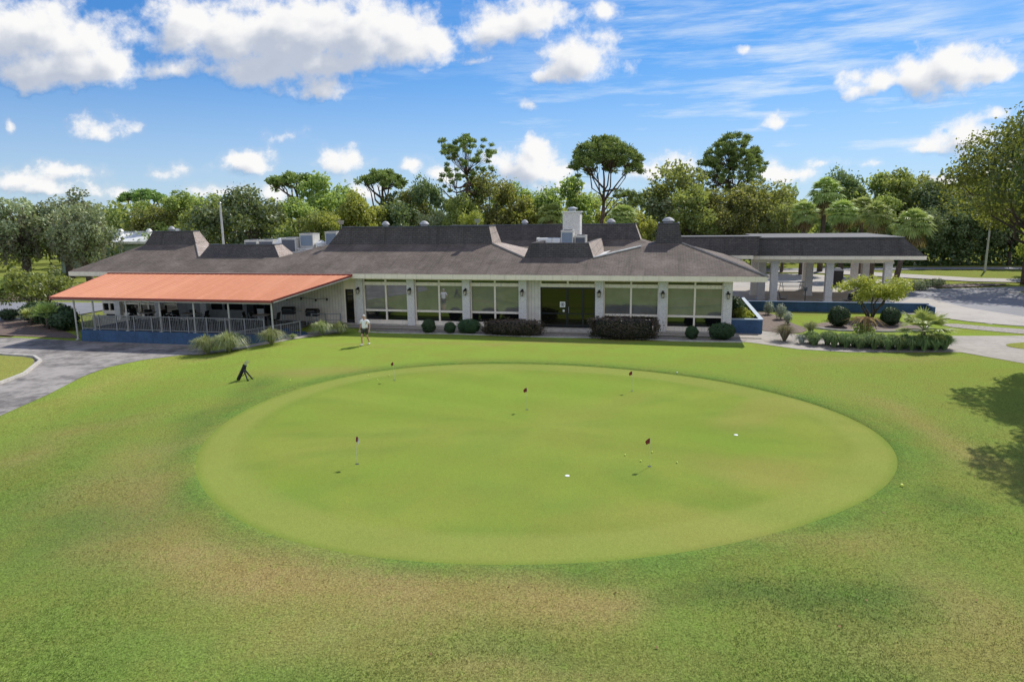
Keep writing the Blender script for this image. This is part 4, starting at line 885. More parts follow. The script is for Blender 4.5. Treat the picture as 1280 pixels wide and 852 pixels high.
def umbrella(seed, h, Rr, zf, nl, nt, tuft, thick, dome):
    rg = random.Random(seed); tr = MB(); cr = MB(); f0 = Vector((.25,.1,zf)); tr.tube([(0,0,-.2),(.1,.1,zf*.35),(.0,.15,zf*.7),f0],[.34,.29,.25,.22],10)
    ld = Vector((f0.x+rg.uniform(-.5,.5), f0.y, h-thick*.8)); lm = f0.lerp(ld, .5)+Vector((rg.uniform(-.4,.4), rg.uniform(-.3,.3), 0)); tr.tube([f0, lm, ld], [.2,.12,.04], 8); mains = [(lm, ld)]
    for i in range(nl):
        a = i*2.399+rg.uniform(-.3,.3); r = Rr*(.25+.6*((i+.5)/nl)**.6); zt = h-dome*(r/Rr)**2*h-thick*1.1
        e = Vector((math.cos(a)*r, math.sin(a)*r, zt)); u_ = rg.uniform(-.1,.75); s = f0.lerp(ld, max(0,u_))-Vector((0,0,max(0,-u_)*8)); m_ = s.lerp(e, .45)+Vector((math.cos(a)*r*.12, math.sin(a)*r*.12, -.2-.08*r))+rdir(rg)*.45
        tr.tube([s, m_, e.lerp(m_, .35)+rdir(rg)*.25, e], [.13,.09,.06,.035], 6); mains.append((m_, e))
    for i in range(nt):
        a = rg.uniform(0,6.283); r = Rr*math.sqrt(rg.random())*(1+.10*math.sin(3*a+seed)); zt = h-dome*(r/Rr)**2*h-rg.random()**1.6*thick-.3+.35*noise.noise(Vector((math.cos(a)*r*.6, math.sin(a)*r*.6, seed)))
        q = Vector((math.cos(a)*r+.25, math.sin(a)*r+.1, zt)); m_, e = min(mains, key=lambda p: (p[1]-q).length_squared)
        limb(tr, e.lerp(m_, rg.uniform(0,.5)), q, .035, .012, rg, .12, 4, 4); needles(cr, q, tuft*rg.uniform(.8,1.2), 90, rg, rg.uniform(.2,.8))
    for k in range(3):      # a few lower limbs with their own tufts
        a = rg.uniform(-.6,.9); e = Vector((math.cos(a)*Rr*rg.uniform(.6,1.05), math.sin(a)*Rr*.6, zf+rg.uniform(-.8,1.4))); tr.tube([f0-Vector((0,0,.6+.4*k)), f0.lerp(e,.5)+Vector((0,0,.5)), e],[.1,.06,.03],6)
        for j in range(9): needles(cr, e+Vector((rg.gauss(0,.6), rg.gauss(0,.5), rg.gauss(.2,.3))), tuft*.8, 70, rg, rg.uniform(.2,.8))
    return tr.mesh('trunk', M['pinebark'], True), cr.mesh('crown', M['needle'], False, True)
def needles(cr, q, tuft, n, rg, tn):
    for _ in range(n):
        d = rdir(rg); d.z = d.z*.7+.25; p = q+d*tuft*rg.uniform(.25,1.); b_ = d.cross(rdir(rg)); 
        if b_.length < .01: continue
        b_ = b_.normalized()*.028; ax_ = d.normalized(); L = tuft*.5
        cr.add([p-ax_*L*.5-b_, p-ax_*L*.5+b_, p+ax_*L*.6+b_*2.2, p+ax_*L*.6-b_*2.2], [(0,1,2,3)], max(0, min(1, tn+rg.uniform(-.25,.25))))
def frond(mb, base, az, el, L, rg, tone, nb=15, droop=.5, fan=1.0):
    d = Vector((math.cos(az)*math.cos(el), math.sin(az)*math.cos(el), math.sin(el))); side = Vector((-math.sin(az), math.cos(az), 0)); upv = side.cross(d)*-1
    tip = base+d*L*.5+Vector((0,0,-droop*.1*L)); mb.tube([base, base+d*L*.28, tip], [.018,.014,.01], 4, tone*.6)
    for k in range(nb):
        a = (k/(nb-1)-.5)*2.5; v = (d*math.cos(a)+side*math.sin(a)).normalized(); l = L*.62*(1-.28*abs(a)/1.3)*fan
        p1 = tip+v*l*.55-Vector((0,0,.06*l)); p2 = tip+v*l-Vector((0,0,droop*l*rg.uniform(.5,1.1))); w = (upv.cross(v)).normalized()*.035*L; w2 = w+upv*.02*rg.uniform(-1,1); t = max(0, min(1, tone+rg.uniform(-.2,.2)))
        mb.add([tip-w*.4, tip+w*.4, p1+w2, p1-w2, p2+w*.15, p2-w*.15], [(0,1,2,3),(3,2,4,5)], t)
def palm(seed, h, nf=64, L=1.45, lean=0., skirt=26):
    rg = random.Random(seed); tr = MB(); cr = MB(); dd = MB(); top = Vector((lean, 0, h-1.0))
    tr.tube([(0,0,-.2),(lean*.35,0,h*.35),(lean*.8,0,h*.7),top],[.24,.19,.18,.22],10)
    for i in range(nf):
        el = R(85-135*(i/nf)+rg.uniform(-10,10)); frond(cr, top+Vector((0,0,.1)), i*2.399+rg.uniform(-.2,.2), el, L*rg.uniform(.85,1.1), rg, .35+.45*(1-i/nf)+rg.uniform(-.1,.1))
    for i in range(skirt): frond(dd, top-Vector((0,0,.2+.5*rg.random())), rg.uniform(0,6.28), R(rg.uniform(-80,-35)), L*rg.uniform(.7,1.), rg, rg.uniform(.1,.9), 9, .7)
    return tr.mesh('trunk', M['bark'], True), cr.mesh('crown', M['frond'], False, True), dd.mesh('dead_fronds', M['deadfrond'], False, True)
PROTO = {}
def tree(name, key, x, y, h, label, base=10., wid=1., rz=None, cat='tree', group=None, z=None):
    t = thing(name, label, cat, (x, y, H(x, y) if z is None else z), rnd.uniform(0,6.28) if rz is None else rz, group)
    s = h/base; t.scale = (s*wid, s*wid, s)
    for me in PROTO[key]: link(me.name.split('.')[0], me, t)
    return t
for i in range(3): PROTO['B%d' % i] = broadleaf(20+i, leafm='leaf', R_=3.9, ncl=36)
PROTO['Y0'] = broadleaf(31, leafm='leafyellow', R_=3.5); PROTO['Y1'] = broadleaf(32, leafm='leafyellow', R_=3.2, ncl=26, n=4800)
PROTO['D0'] = broadleaf(41, leafm='leafdark', R_=4.6, zc=5.2, Rz=4.7, ncl=46, n=11500, size=.2); PROTO['D1'] = broadleaf(42, leafm='leafdark', R_=3.6, zc=5.6, Rz=4.3, ncl=36, n=6500)
PROTO['H0'] = broadleaf(51, leafm='leafolive', R_=4.0, zc=6., Rz=4., ncl=42, n=10000, size=.185); PROTO['H1'] = broadleaf(52, leafm='leafolive', R_=3.6, ncl=30, n=5500)
PROTO['G0'] = broadleaf(55, leafm='leafmoss', R_=3.4, ncl=24, n=4500)
PROTO['C0'] = broadleaf(57, leafm='leafdark', R_=1.7, zc=5.8, Rz=4.6, ncl=30, n=5500, size=.2)
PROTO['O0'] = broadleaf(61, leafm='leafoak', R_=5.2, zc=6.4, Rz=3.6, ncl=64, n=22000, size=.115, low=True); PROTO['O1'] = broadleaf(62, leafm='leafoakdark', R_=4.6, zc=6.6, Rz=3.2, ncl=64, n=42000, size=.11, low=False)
PROTO['A0'] = mossy(71); PROTO['A1'] = mossy(72)
umb = lambda a, rg: (rg.uniform(.45,1.05), rg.uniform(.62,.92))
PROTO['Pflat'] = umbrella(81, 10, 2.5, 5.6, 8, 62, .42, .8, .10); PROTO['Pflat2'] = umbrella(82, 10, 2.4, 5.4, 8, 56, .42, .9, .08)
PROTO['Ptall'] = umbrella(84, 17.4, 3.5, 9.6, 10, 96, .42, 5.6, .05)
PROTO['Pbig'] = umbrella(85, 16.6, 4.4, 8.0, 9, 190, .55, 2.3, .14)
PROTO['Pround'] = umbrella(87, 18., 4.3, 9.6, 12, 230, .48, 5.5, .20)
for i in range(3): PROTO['S%d' % i] = palm(91+i, 8., lean=(0,.3,-.2)[i])
PROTO['Slean'] = palm(97, 7., 64, 1.6, 1.5, 34)

# name, key, X, Y, height, width factor, label
TR = [
('oak_tree','A0',-65.0,92,11.6,1.05,'grey green oak hung with moss at the far left edge'),
('oak_tree','A1',-60.5,94,11.9,1.0,'grey green oak hung with moss left of the white shed roof'),
('oak_tree','A0',-54.2,88,10.6,.85,'mossy oak drooping in front of the pale green shed'),
('oak_tree','A1',-75.5,96,11.6,1.,'mossy oak half out of the frame at the far left'),
('broadleaf_tree','B0',-64,118,11.2,1.,'mid green tree showing between the mossy oaks and the umbrella pine'),
('broadleaf_tree','H1',-56.5,112,10.2,1.1,'olive green tree above the pale green shed roof'),
('pine_tree','Pflat',-69.5,132,13.6,1.15,'small flat topped pine above the left wood'),
('broadleaf_tree','B1',-52.5,112,11.4,1.1,'green tree above the left end mansard'),
('broadleaf_tree','B2',-55,124,11.8,1.2,'distant green tree just right of the flat topped left pine'),
('broadleaf_tree','B0',-46.3,108,10.6,1.1,'green tree between the left mansard and the dark magnolia'),
('magnolia_tree','D0',-32.6,84,11.2,1.0,'large dark magnolia behind the tall light pole'),
('broadleaf_tree','Y0',-39,92,8.6,.8,'yellow green tree at the left foot of the dark magnolia'),
('broadleaf_tree','B1',-27.8,90,9.6,1.0,'green tree just right of the dark magnolia'),
('broadleaf_tree','H1',-24.4,86,8.6,.85,'olive tree above the cream roof units'),
('pine_tree','Pflat2',-31.9,104,14.6,1.0,'flat crowned pine with open limbs left of the tall oak'),
('broadleaf_tree','B0',-24.6,98,14.0,.86,'tall rounded oak above the blue grey roof units'),
('broadleaf_tree','Y0',-19.6,90,10.4,.82,'yellow green tree above the left end of the middle mansard'),
('broadleaf_tree','Y1',-22.4,84,8.0,.8,'low yellow green tree behind the roof units'),
('pine_tree','Pflat',-18.6,100,14.6,.92,'umbrella pine with a separate lower tuft on its right'),
('broadleaf_tree','D1',-15.6,93,9.6,1.0,'dark tree under the umbrella pine'),
('broadleaf_tree','H0',-14.8,100,11.2,.8,'olive tree just right of the umbrella pine'),
('broadleaf_tree','D1',-11.8,98,12.6,.62,'dark thin crowned tree left of the tallest pine'),
('broadleaf_tree','G0',-9.4,88,8.2,.9,'grey green tree at the left foot of the tallest pine'),
('pine_tree','Ptall',-6.2,92,17.6,1.,'tallest sparse pine above the middle mansard'),
('broadleaf_tree','H0',-2.9,94,12.7,.8,'bushy tree against the right side of the tallest pine'),
('broadleaf_tree','B2',-6.6,88,9.6,.75,'green tree around the trunk of the tallest pine'),
('broadleaf_tree','B1',.2,100,11.0,.8,'green tree in the gap right of the tallest pine'),
('broadleaf_tree','Y1',-4.9,83,7.4,.7,'low bright yellow green tree under the tallest pine'),
('broadleaf_tree','Y0',1.6,94,9.2,.85,'yellow tree left of the chimney'),
('palm_tree','S0',4.8,84,8.4,1.2,'round headed cabbage palm just left of the chimney'),
('broadleaf_tree','B0',7.7,96,12.6,.8,'dark green tree above the chimney'),
('broadleaf_tree','B2',4.2,102,10.2,.9,'green tree behind the palm left of the chimney'),
('pine_tree','Pbig',11.6,88,16.8,.98,'broad umbrella pine right of the chimney'),
('palm_tree','S1',12.6,80,8.0,1.25,'cabbage palm at the foot of the broad umbrella pine'),
('broadleaf_tree','G0',17.8,92,10.6,1.1,'grey green tree right of the broad umbrella pine'),
('broadleaf_tree','Y1',10.6,98,9.9,.9,'golden tree behind the trunk of the broad umbrella pine'),
('broadleaf_tree','Y0',15.4,84,7.4,.75,'low yellow tree right of the palm by the umbrella pine'),
('broadleaf_tree','H1',22.6,92,14.0,.85,'tall thin olive tree beside the round crowned pine'),
('pine_tree','Pround',30.9,98,18.2,1.,'round crowned tall pine behind the porte-cochere link'),
('broadleaf_tree','B1',22.6,86,10.0,.95,'green tree above the small right hand mansard'),
('broadleaf_tree','H0',27.0,88,10.0,1.0,'olive tree under the left side of the round crowned pine'),
('broadleaf_tree','H0',31.8,90,11.0,.95,'olive tree under the right side of the round crowned pine'),
('broadleaf_tree','H1',33.2,84,8.6,.8,'small olive tree left of the palm grove'),
('broadleaf_tree','B2',36.6,96,10.4,.9,'green tree behind the left palm of the grove'),
('palm_tree','S2',37.9,84,10.9,1.1,'tallest palm of the grove behind the porte-cochere'),
('palm_tree','S0',33.9,80,8.2,1.15,'lower palm at the left end of the grove'),
('palm_tree','S1',36.2,75,8.2,1.2,'front palm in the middle of the grove'),
('palm_tree','S2',37.4,71,7.9,1.2,'palm at the right end of the grove'),
('palm_tree','S0',40.6,80,8.6,1.2,'palm behind the right end of the grove'),
('palm_tree','Slean',35.9,64,7.0,1.2,'leaning cabbage palm at the right end of the porte-cochere'),
('broadleaf_tree','D1',52.3,110,13.8,.7,'upright tree above the palm grove'),
('broadleaf_tree','B0',55.6,108,13.2,.8,'second upright tree right of the palm grove'),
('broadleaf_tree','B1',57.8,104,12.5,.85,'green tree above the leaning palm'),
('broadleaf_tree','H1',62.2,106,13.0,.75,'olive green tree right above the leaning palm'),
('cypress_tree','C0',58.9,98,11.3,1.,'narrow dark tree standing among lighter crowns at right'),
('broadleaf_tree','G0',63.0,100,11.9,1.,'grey green tree right of the narrow dark tree'),
('broadleaf_tree','B2',67.6,98,12.6,.9,'green tree left of the big sunlit oak'),
('broadleaf_tree','B0',49.5,96,9.6,1.0,'low green tree behind the leaning palm'),
('broadleaf_tree','D1',55.2,92,7.6,1.0,'dark low tree right of the leaning palm'),
('broadleaf_tree','D0',60.3,92,8.6,.85,'dark low tree behind the utility pole'),
('broadleaf_tree','D1',65.4,90,9.2,1.0,'dark low tree under the big sunlit oak'),
('broadleaf_tree','D0',72,92,10.6,.9,'dark tree at the right edge behind the big oak'),
('oak_tree','O0',50.6,67,15.4,1.0,'big sunlit yellow green oak cut by the right edge'),
('broadleaf_tree','Y1',58.5,76,9.4,.8,'yellow green tree under the left limbs of the big oak'),
('oak_tree','O1',28.1,31.5,12.5,.78,'big tree beyond the right edge shading the lawn'),
('oak_tree','O1',23.3,25.0,12.5,.64,'nearer tree beyond the right edge shading the lawn'),
('broadleaf_tree','B1',56,62,10,.95,'tree beyond the right edge shading the road'),
]
for nm, key, x, y, h, w, lb in TR:
    base = {'Ptall':17.4,'Pbig':16.6,'Pround':18.,'Slean':7.}.get(key, 8. if key[0] == 'S' else 10.)
    tree(nm, key, x, y, h, lb, base, w, rz=(0.3 if key in ('Ptall','Pbig','Pround','Slean') else None), group={'broadleaf_tree':'broadleaf trees of the wood','pine_tree':'pines above the wood','palm_tree':'cabbage palms','oak_tree':'large oaks'}.get(nm))
# far wood: a continuous mass nobody could count
rg = random.Random(5); fw = MB()
x = -150.
while x < 175:
    for row, y in enumerate((118,132,150)):
        yy = y+rg.uniform(-5,5)-abs(x)*.05; hh = rg.uniform(7.6,10.4)+row*.9
        for zz in (1.5, 3.6, 5.6, hh-2.0):
            clump(fw, (x+rg.uniform(-2,2), yy, zz), 3.2, 2.6, 2.1, 75 if row == 0 else 50, .5, rg, rg.uniform(.1,.8), inner=.3)
    x += 4.2
o = fw.build('far_wood', M['leaf'], tone=True); tag(o, 'dense far belt of green woodland behind the clubhouse', 'woodland', kind='stuff')
uw = MB(); x = 44.
while x < 96:
    yy = 93-(x-44)*.12
    for zz in (.8,2.2,3.8): clump(uw, (x, yy+rg.uniform(-.8,.8), zz), 1.6,1.3,1.2, 90, .28, rg, rg.uniform(0,.5), inner=.3)
    x += 1.7
x = -60.
while x < 44:
    yy = 100+rg.uniform(-2,2)
    for zz in (.8,2.6,4.4): clump(uw, (x, yy, zz), 2.1,1.3,1.4, 50, .34, rg, rg.uniform(0,.7), inner=.3)
    x += 2.6
o = uw.build('undergrowth', M['leafdark'], tone=True); tag(o, 'dark tangled undergrowth along the foot of the wood', 'undergrowth', kind='stuff')

# shrubs and small plants
def shrub_mesh(seed, rx, ry, rz, n, size, leafm, boxy=0., inner=.82, flat=0.):
    rg = random.Random(seed); mb = MB()
    for _ in range(n):
        d = rdir(rg)
        if boxy: m_ = max(abs(d.x), abs(d.y), abs(d.z)); d = d.lerp(d/m_, boxy)
        k = inner+(1-inner)*rg.random(); k *= 1+.15*noise.noise(Vector((d.x*rx*2.4, d.y*ry*2.4, d.z*2+seed))); k *= rg.uniform(1.04,1.2) if rg.random() < .05 else 1.
        p = Vector((d.x*rx*k, d.y*ry*k, rz+d.z*rz*k)); 
        if p.z < .01: p.z = .01
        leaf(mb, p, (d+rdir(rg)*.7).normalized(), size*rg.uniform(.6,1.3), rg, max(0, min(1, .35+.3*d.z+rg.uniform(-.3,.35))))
    return mb.mesh('foliage', M[leafm], False, True)
def stem_mesh(h, r=.03, n=4):
    mb = MB()
    for k in range(n): a = k*6.28/n; mb.tube([(r*1.5*math.cos(a),r*1.5*math.sin(a),-.05),(r*5*math.cos(a),r*5*math.sin(a),h)],[r,r*.5],5)
    return mb.mesh('stem', M['bark'], True)
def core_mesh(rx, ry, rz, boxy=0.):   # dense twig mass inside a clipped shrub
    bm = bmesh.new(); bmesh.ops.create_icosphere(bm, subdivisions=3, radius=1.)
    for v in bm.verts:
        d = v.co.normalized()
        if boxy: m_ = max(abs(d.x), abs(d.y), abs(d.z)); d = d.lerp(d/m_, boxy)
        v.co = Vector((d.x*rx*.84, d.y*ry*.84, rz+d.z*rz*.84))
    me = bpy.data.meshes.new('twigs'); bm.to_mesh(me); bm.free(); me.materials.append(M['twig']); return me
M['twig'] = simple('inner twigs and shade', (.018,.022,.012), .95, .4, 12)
def plant(name, meshes, loc, label, cat='shrub', rz=0., group=None, scale=1.):
    t = thing(name, label, cat, loc, rz, group); t.scale = (scale,)*3
    for me in meshes: link(me.name.split('.')[0], me, t)
    return t
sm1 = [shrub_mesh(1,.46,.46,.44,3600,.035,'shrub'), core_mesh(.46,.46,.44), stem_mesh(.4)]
for x, y, sc, lb in ((-5.2,42.2,1.,'round clipped green shrub under the window right of the walking man'),(-3.85,41.9,.82,'smallest round shrub, left of its wide neighbour'),(10.45,39.05,.86,'round clipped shrub under the rightmost window'),(20.8,42.9,1.45,'large dark round shrub on the mulch bed left of the lime tree'),(24.2,43.1,1.3,'round dark shrub on the mulch bed behind the palmetto')):
    plant('round_shrub', sm1, (x,y,.03), lb, 'shrub', rnd.random()*6, 'round clipped shrubs', sc)
wide = [shrub_mesh(2,.72,.5,.46,4600,.036,'shrub',.25), core_mesh(.72,.5,.46,.25), stem_mesh(.4)]
plant('round_shrub', wide, (-2.65,41.75,.03), 'wide clipped green shrub beside the purple hedge', 'shrub', -TH, 'round clipped shrubs')
plant('round_shrub', wide, (12.1,38.75,.03), 'wide clipped green shrub by the corner pillar and blue planter', 'shrub', -TH, 'round clipped shrubs', 1.05)
hg1 = [shrub_mesh(3,1.95,.62,.5,6500,.05,'purple',.6,.75), core_mesh(1.9,.58,.47,.6), stem_mesh(.5)]
plant('hedge', hg1, (.05,41.0,.03), 'loose dark purple hedge left of the entrance doors', 'hedge', -TH, 'purple hedges')
hg2 = [shrub_mesh(4,1.98,.72,.62,8000,.048,'purple',.85,.85), core_mesh(1.98,.72,.62,.85), stem_mesh(.5)]
plant('hedge', hg2, (6.55,39.55,.03), 'boxy dark purple hedge right of the entrance doors', 'hedge', -TH, 'purple hedges')
def tuft_mesh(seed, n, L, leafm, spread=1., w=.012):
    rg = random.Random(seed); mb = MB()
    for i in range(n):
        az = rg.uniform(0,6.283); lean = rg.random()**.7*spread; l = L*rg.uniform(.65,1.1); d = Vector((math.cos(az), math.sin(az), 0)); sd = Vector((-d.y, d.x, 0))*w*rg.uniform(.7,1.3)
        b = d*.08*rg.random(); p1 = b+d*l*.28*lean+Vector((0,0,l*.5)); p2 = b+d*l*.62*lean+Vector((0,0,l*(.85-.25*lean))); p3 = b+d*l*.95*lean+Vector((0,0,l*(.95-.75*lean))); t = rg.uniform(.1,.95)
        mb.add([b-sd,b+sd,p1+sd,p1-sd,p2+sd*.7,p2-sd*.7,p3], [(0,1,2,3),(3,2,4,5),(5,4,6)], t)
    return mb.mesh('blades', M[leafm], False, True)
ft = [tuft_mesh(11,900,1.3,'blade',1.12,.012), tuft_mesh(12,120,.5,'deadfrond',.9,.012)]; ft[1].name = 'dry_base'
for x, y, sc, lb in ((-17.7,38.9,1.0,'left fountain grass clump of the pair by the patio wall'),(-16.35,38.75,1.08,'right fountain grass clump of the pair by the patio wall'),(-14.15,39.5,.88,'fountain grass clump in front of the awning corner post'),(-11.9,42.2,.82,'pale fountain grass clump by the pipe handrail'),(-10.8,42.4,.72,'dark green grass clump beside the walk to the side door'),(-13.35,41.0,.3,'tiny grass tuft on the pale gravel strip')):
    plant('grass_clump', ft, (x,y,H(x,y)), lb, 'ornamental grass', rnd.random()*6, 'ornamental grass clumps', sc)
mt = [tuft_mesh(13,800,1.2,'bladetan',1.,.009)]
plant('grass_clump', mt, (15.5,38.2,0), 'tan feathery grass clump beside the walk by the planter', 'ornamental grass', 0, 'ornamental grass clumps', .95)
plant('grass_clump', [tuft_mesh(14,700,1.05,'blade',.8,.009)], (17.9,40.3,0), 'green feathery grass clump behind the silver plant', 'ornamental grass', 0, 'ornamental grass clumps', .85)
# liriope border: individual clumps along the walk
lr = [tuft_mesh(15,380,.80,'liriope',.8,.018), ]
lp = [(16.6,36.8),(17.3,36.25),(17.9,36.0),(18.5,35.75),(19.1,35.5),(19.7,35.35),(20.3,35.2),(20.9,35.1),(21.5,35.0),(22.1,35.0),(22.7,35.2)]
for i, (x, y) in enumerate(lp):
    for r in range(4):
        plant('liriope_clump', lr, (x+.2*(r%2)+rnd.uniform(-.08,.08), y-.1+.3*r+rnd.uniform(-.05,.05), 0), 'green strap leaf clump in the border between lawn and walk', 'border plant', rnd.random()*6, 'strap leaf border clumps', rnd.uniform(.85,1.15))
plant('silver_plant', [tuft_mesh(16,150,.62,'silver',1.,.03)], (16.1,37.3,0), 'silvery white spiky plant at the left end of the border', 'plant')
for x, y, sc, lb in ((18.4,48.4,.9,'grey green shrub at the back of the mulch bed by the planter'),(18.4,46.2,1.,'grey green shrub in the middle of the mulch bed by the planter'),(18.0,44.,.8,'grey green shrub at the front of the mulch bed by the planter')):
    plant('small_shrub', [shrub_mesh(21,.45,.4,.55,700,.06,'silver',0,.35), stem_mesh(.6,.015)], (x,y,0), lb, 'shrub', rnd.random()*6, 'grey shrubs in the mulch', sc)
for k, (s, tt, lb) in enumerate(((14.5,1.2,'lime green leafy plant at the front of the blue planter'),(14.4,2.6,'lime green leafy plant farther back in the blue planter'))):
    plant('leafy_plant', [shrub_mesh(23+k,.55,.5,.45,420,.13,'lime' if k == 0 else 'leafyellow',0,.3), stem_mesh(.5,.02)], W(s,tt,.42), lb, 'plant', 0)
for k in range(3): plant('planter_shrub', [shrub_mesh(26+k,.6,.9,.42,900,.07,'shrub',0,.5), stem_mesh(.4,.02)], W(14.5,4.6+2.4*k,.42), ('dark leafy shrub in the middle of the planter','dark leafy shrub toward the back of the planter','dark leafy shrub at the far end of the planter')[k], 'shrub')
# lime tree by the blue wall (multi stemmed, flat crown)
rg = random.Random(33); tr = MB(); cr = MB()
for k in range(7):
    a = k*.9; e = Vector((1.25*math.cos(a)*rg.uniform(.5,1.2), .9*math.sin(a), rg.uniform(1.5,2.0))); limb(tr, (.1*math.cos(a),.1*math.sin(a),-.05), e, .06, .025, rg, .12, 5, 6)
    for j in range(5):
        c = e+Vector((rg.gauss(0,.55), rg.gauss(0,.45), rg.uniform(-.45,.75))); limb(tr, e, c, .02, .008, rg, .1, 3, 4); clump(cr, c, .62,.56,.36, 190, .075, rg, rg.uniform(.3,.9), .5, .2)
t = thing('lime_tree', 'small lime yellow multi stemmed tree in front of the blue wall', 'tree', (24.6,46.3,0)); link('trunk', tr.mesh('trunk', M['bark'], True), t); link('crown', cr.mesh('crown', M['lime'], False, True), t); t.scale = (1.12,1.12,1.05)
# palmetto and the browned cycad
rg = random.Random(35); tr = MB(); cr = MB(); tr.tube([(0,0,-.05),(.05,0,.4),(.1,0,.8)],[.11,.1,.08],8)
for i in range(24): frond(cr, Vector((.08,0,.75)), i*2.399, R(rg.uniform(-5,75)), rg.uniform(.95,1.25), rg, rg.uniform(.3,.8), 15, .3)
t = thing('palmetto', 'spiky fan palmetto at the right end of the border', 'palm', (21.9,35.9,0)); link('trunk', tr.mesh('trunk', M['bark'], True), t); link('fronds', cr.mesh('fronds', M['frond'], False, True), t); t.scale = (1.25,)*3
plant('small_shrub', [shrub_mesh(37,.42,.4,.34,700,.05,'liriope',0,.3), stem_mesh(.3,.015)], (22.0,35.3,0), 'low green shrub at the foot of the palmetto', 'shrub')
rg = random.Random(36); cr = MB(); lo = MB()
for i in range(30):
    az = i*2.399; L = rg.uniform(.75,1.25); d = Vector((math.cos(az), math.sin(az), 0)); sd = Vector((-d.y, d.x, 0)); b = Vector((0,0,1.0)); mid = b+d*L*.5+Vector((0,0,.16)); tip = b+d*L*1.05-Vector((0,0,rg.uniform(.0,.7)))
    cr.add([b-sd*.02,b+sd*.02,mid+sd*.055,mid-sd*.075,tip],[(0,1,2,3),(3,2,4)], rg.uniform(.1,.95))
clump(lo, (0,0,.42),.62,.6,.42,420,.1,rg,.4,.3,.2)
t = thing('cycad', 'drooping plant with rust brown dead leaves over green base', 'plant', (20.4,39.0,0)); link('dead_leaves', cr.mesh('dead_leaves', M['rust'], False, True), t); link('green_base', lo.mesh('green_base', M['leaf'], False, True), t); link('stem', stem_mesh(.95,.05), t)
# left: yellow green shrub, dark bank of shrubs, palmettos
rg = random.Random(38); tr = MB(); cr = MB()
for k in range(9):
    a = k*.7; e = Vector((1.7*math.cos(a)*rg.uniform(.4,1.1), 1.3*math.sin(a), rg.uniform(1.6,2.4))); limb(tr, (.15*math.cos(a),.15*math.sin(a),-.05), e, .06, .025, rg, .12, 5, 6)
    for j in range(6): c = e+Vector((rg.gauss(0,.7), rg.gauss(0,.6), rg.uniform(-.5,.8))); limb(tr, e, c, .02, .008, rg, .1, 3, 4); clump(cr, c, .6,.55,.4, 80, .11, rg, rg.uniform(.2,.9), .4, .2)
t = thing('tall_shrub', 'tall yellow green shrub beside the left end of the awning', 'shrub', (-39.0,56,-.5)); t.scale = (1.12,1.12,1.15); link('trunk', tr.mesh('trunk', M['bark'], True), t); link('crown', cr.mesh('crown', M['leafbush'], False, True), t)
dk = [shrub_mesh(39,1.5,1.2,.85,3200,.1,'shrub',0,.45), stem_mesh(.8,.03)]
for x, y, sc, lb in ((-36.6,52.3,1.,'dark green shrub in the left bed nearest the drive'),(-34.0,50.3,1.05,'dark green shrub in the left bed beside the tan palmetto'),(-32.2,48.6,.85,'dark green shrub in the left bed close to the awning post'),(-40.,53.8,.55,'small dark shrub at the outer end of the left bed')):
    plant('bank_shrub', dk, (x,y,-.5), lb, 'shrub', rnd.random()*6, 'dark shrubs left of the patio', sc)
for x, y, sc, tone, lb in ((-33.6,48.9,1.15,'frond','pale green palmetto in the left bed near the awning post'),(-36.2,50.9,.85,'frond','palmetto low among the dark shrubs of the left bed')):
    cr = MB(); rg = random.Random(int(y*10))
    for i in range(20): frond(cr, Vector((0,0,.7)), i*2.399, R(rg.uniform(5,80)), rg.uniform(.9,1.3), rg, rg.uniform(.4,.95), 13, .25)
    t = thing('palmetto', lb, 'palm', (x,y,-.5)); link('fronds', cr.mesh('fronds', M['frond'], False, True), t); tr = MB(); tr.tube([(0,0,-.05),(0,0,.7)],[.1,.08],8); link('trunk', tr.mesh('trunk', M['bark'], True), t); t.scale = (sc,)*3
for x, y, sc, lb in ((-52,69,1.3,'broad green shrub across the left road'),(-47.5,70,1.1,'green shrub on the mulch across the left road')): plant('bank_shrub', [shrub_mesh(44,1.6,1.2,.9,2200,.12,'leaf',0,.4), stem_mesh(.8,.03)], (x,y,-.5), lb, 'shrub', 0, 'shrubs across the left road', sc)
for x, y, sc, lb in ((37.5,62.6,1.,'grey green shrub at the bend of the road'),(40.8,65.4,.8,'low brown green shrub on the far side of the road')): plant('small_shrub', [shrub_mesh(45,1.2,.9,.5,900,.1,'leafmoss',0,.4), stem_mesh(.4,.02)], (x,y,0), lb, 'shrub', 0, None, sc)
# short turf tufts on the near lawn, uncountable
gb = MB(); rg = random.Random(77); tint = []
for i in range(100000):
    y = 8.2+rg.random()**1.9*17; x = rg.uniform(-.76, .76)*(y+1.5)
    if gdist(x, y) < .12: continue
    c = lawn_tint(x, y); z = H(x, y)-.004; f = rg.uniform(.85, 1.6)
    for q in range(3):
        a = rg.uniform(0, 6.283); l = rg.uniform(.012, .030); w_ = .006; dx, dy = math.cos(a), math.sin(a); ox, oy = x+rg.gauss(0,.02), y+rg.gauss(0,.02)
        gb.v += [(ox-dy*w_, oy+dx*w_, z), (ox+dy*w_, oy-dx*w_, z), (ox+dx*l*.7, oy+dy*l*.7, z+l)]; n_ = len(gb.v); gb.f.append((n_-3, n_-2, n_-1)); tint += [c[0]*f, c[1]*f, c[2]*f, 1.]*3
gb.tone = [.5]*len(gb.v)
o = gb.build('grass_blades', M['blades']); at = o.data.attributes.new('tint', 'FLOAT_COLOR', 'POINT'); at.data.foreach_set('color', tint[:4*len(o.data.vertices)]); tag(o, 'short lawn grass blades close to the viewer', 'grass', kind='stuff')
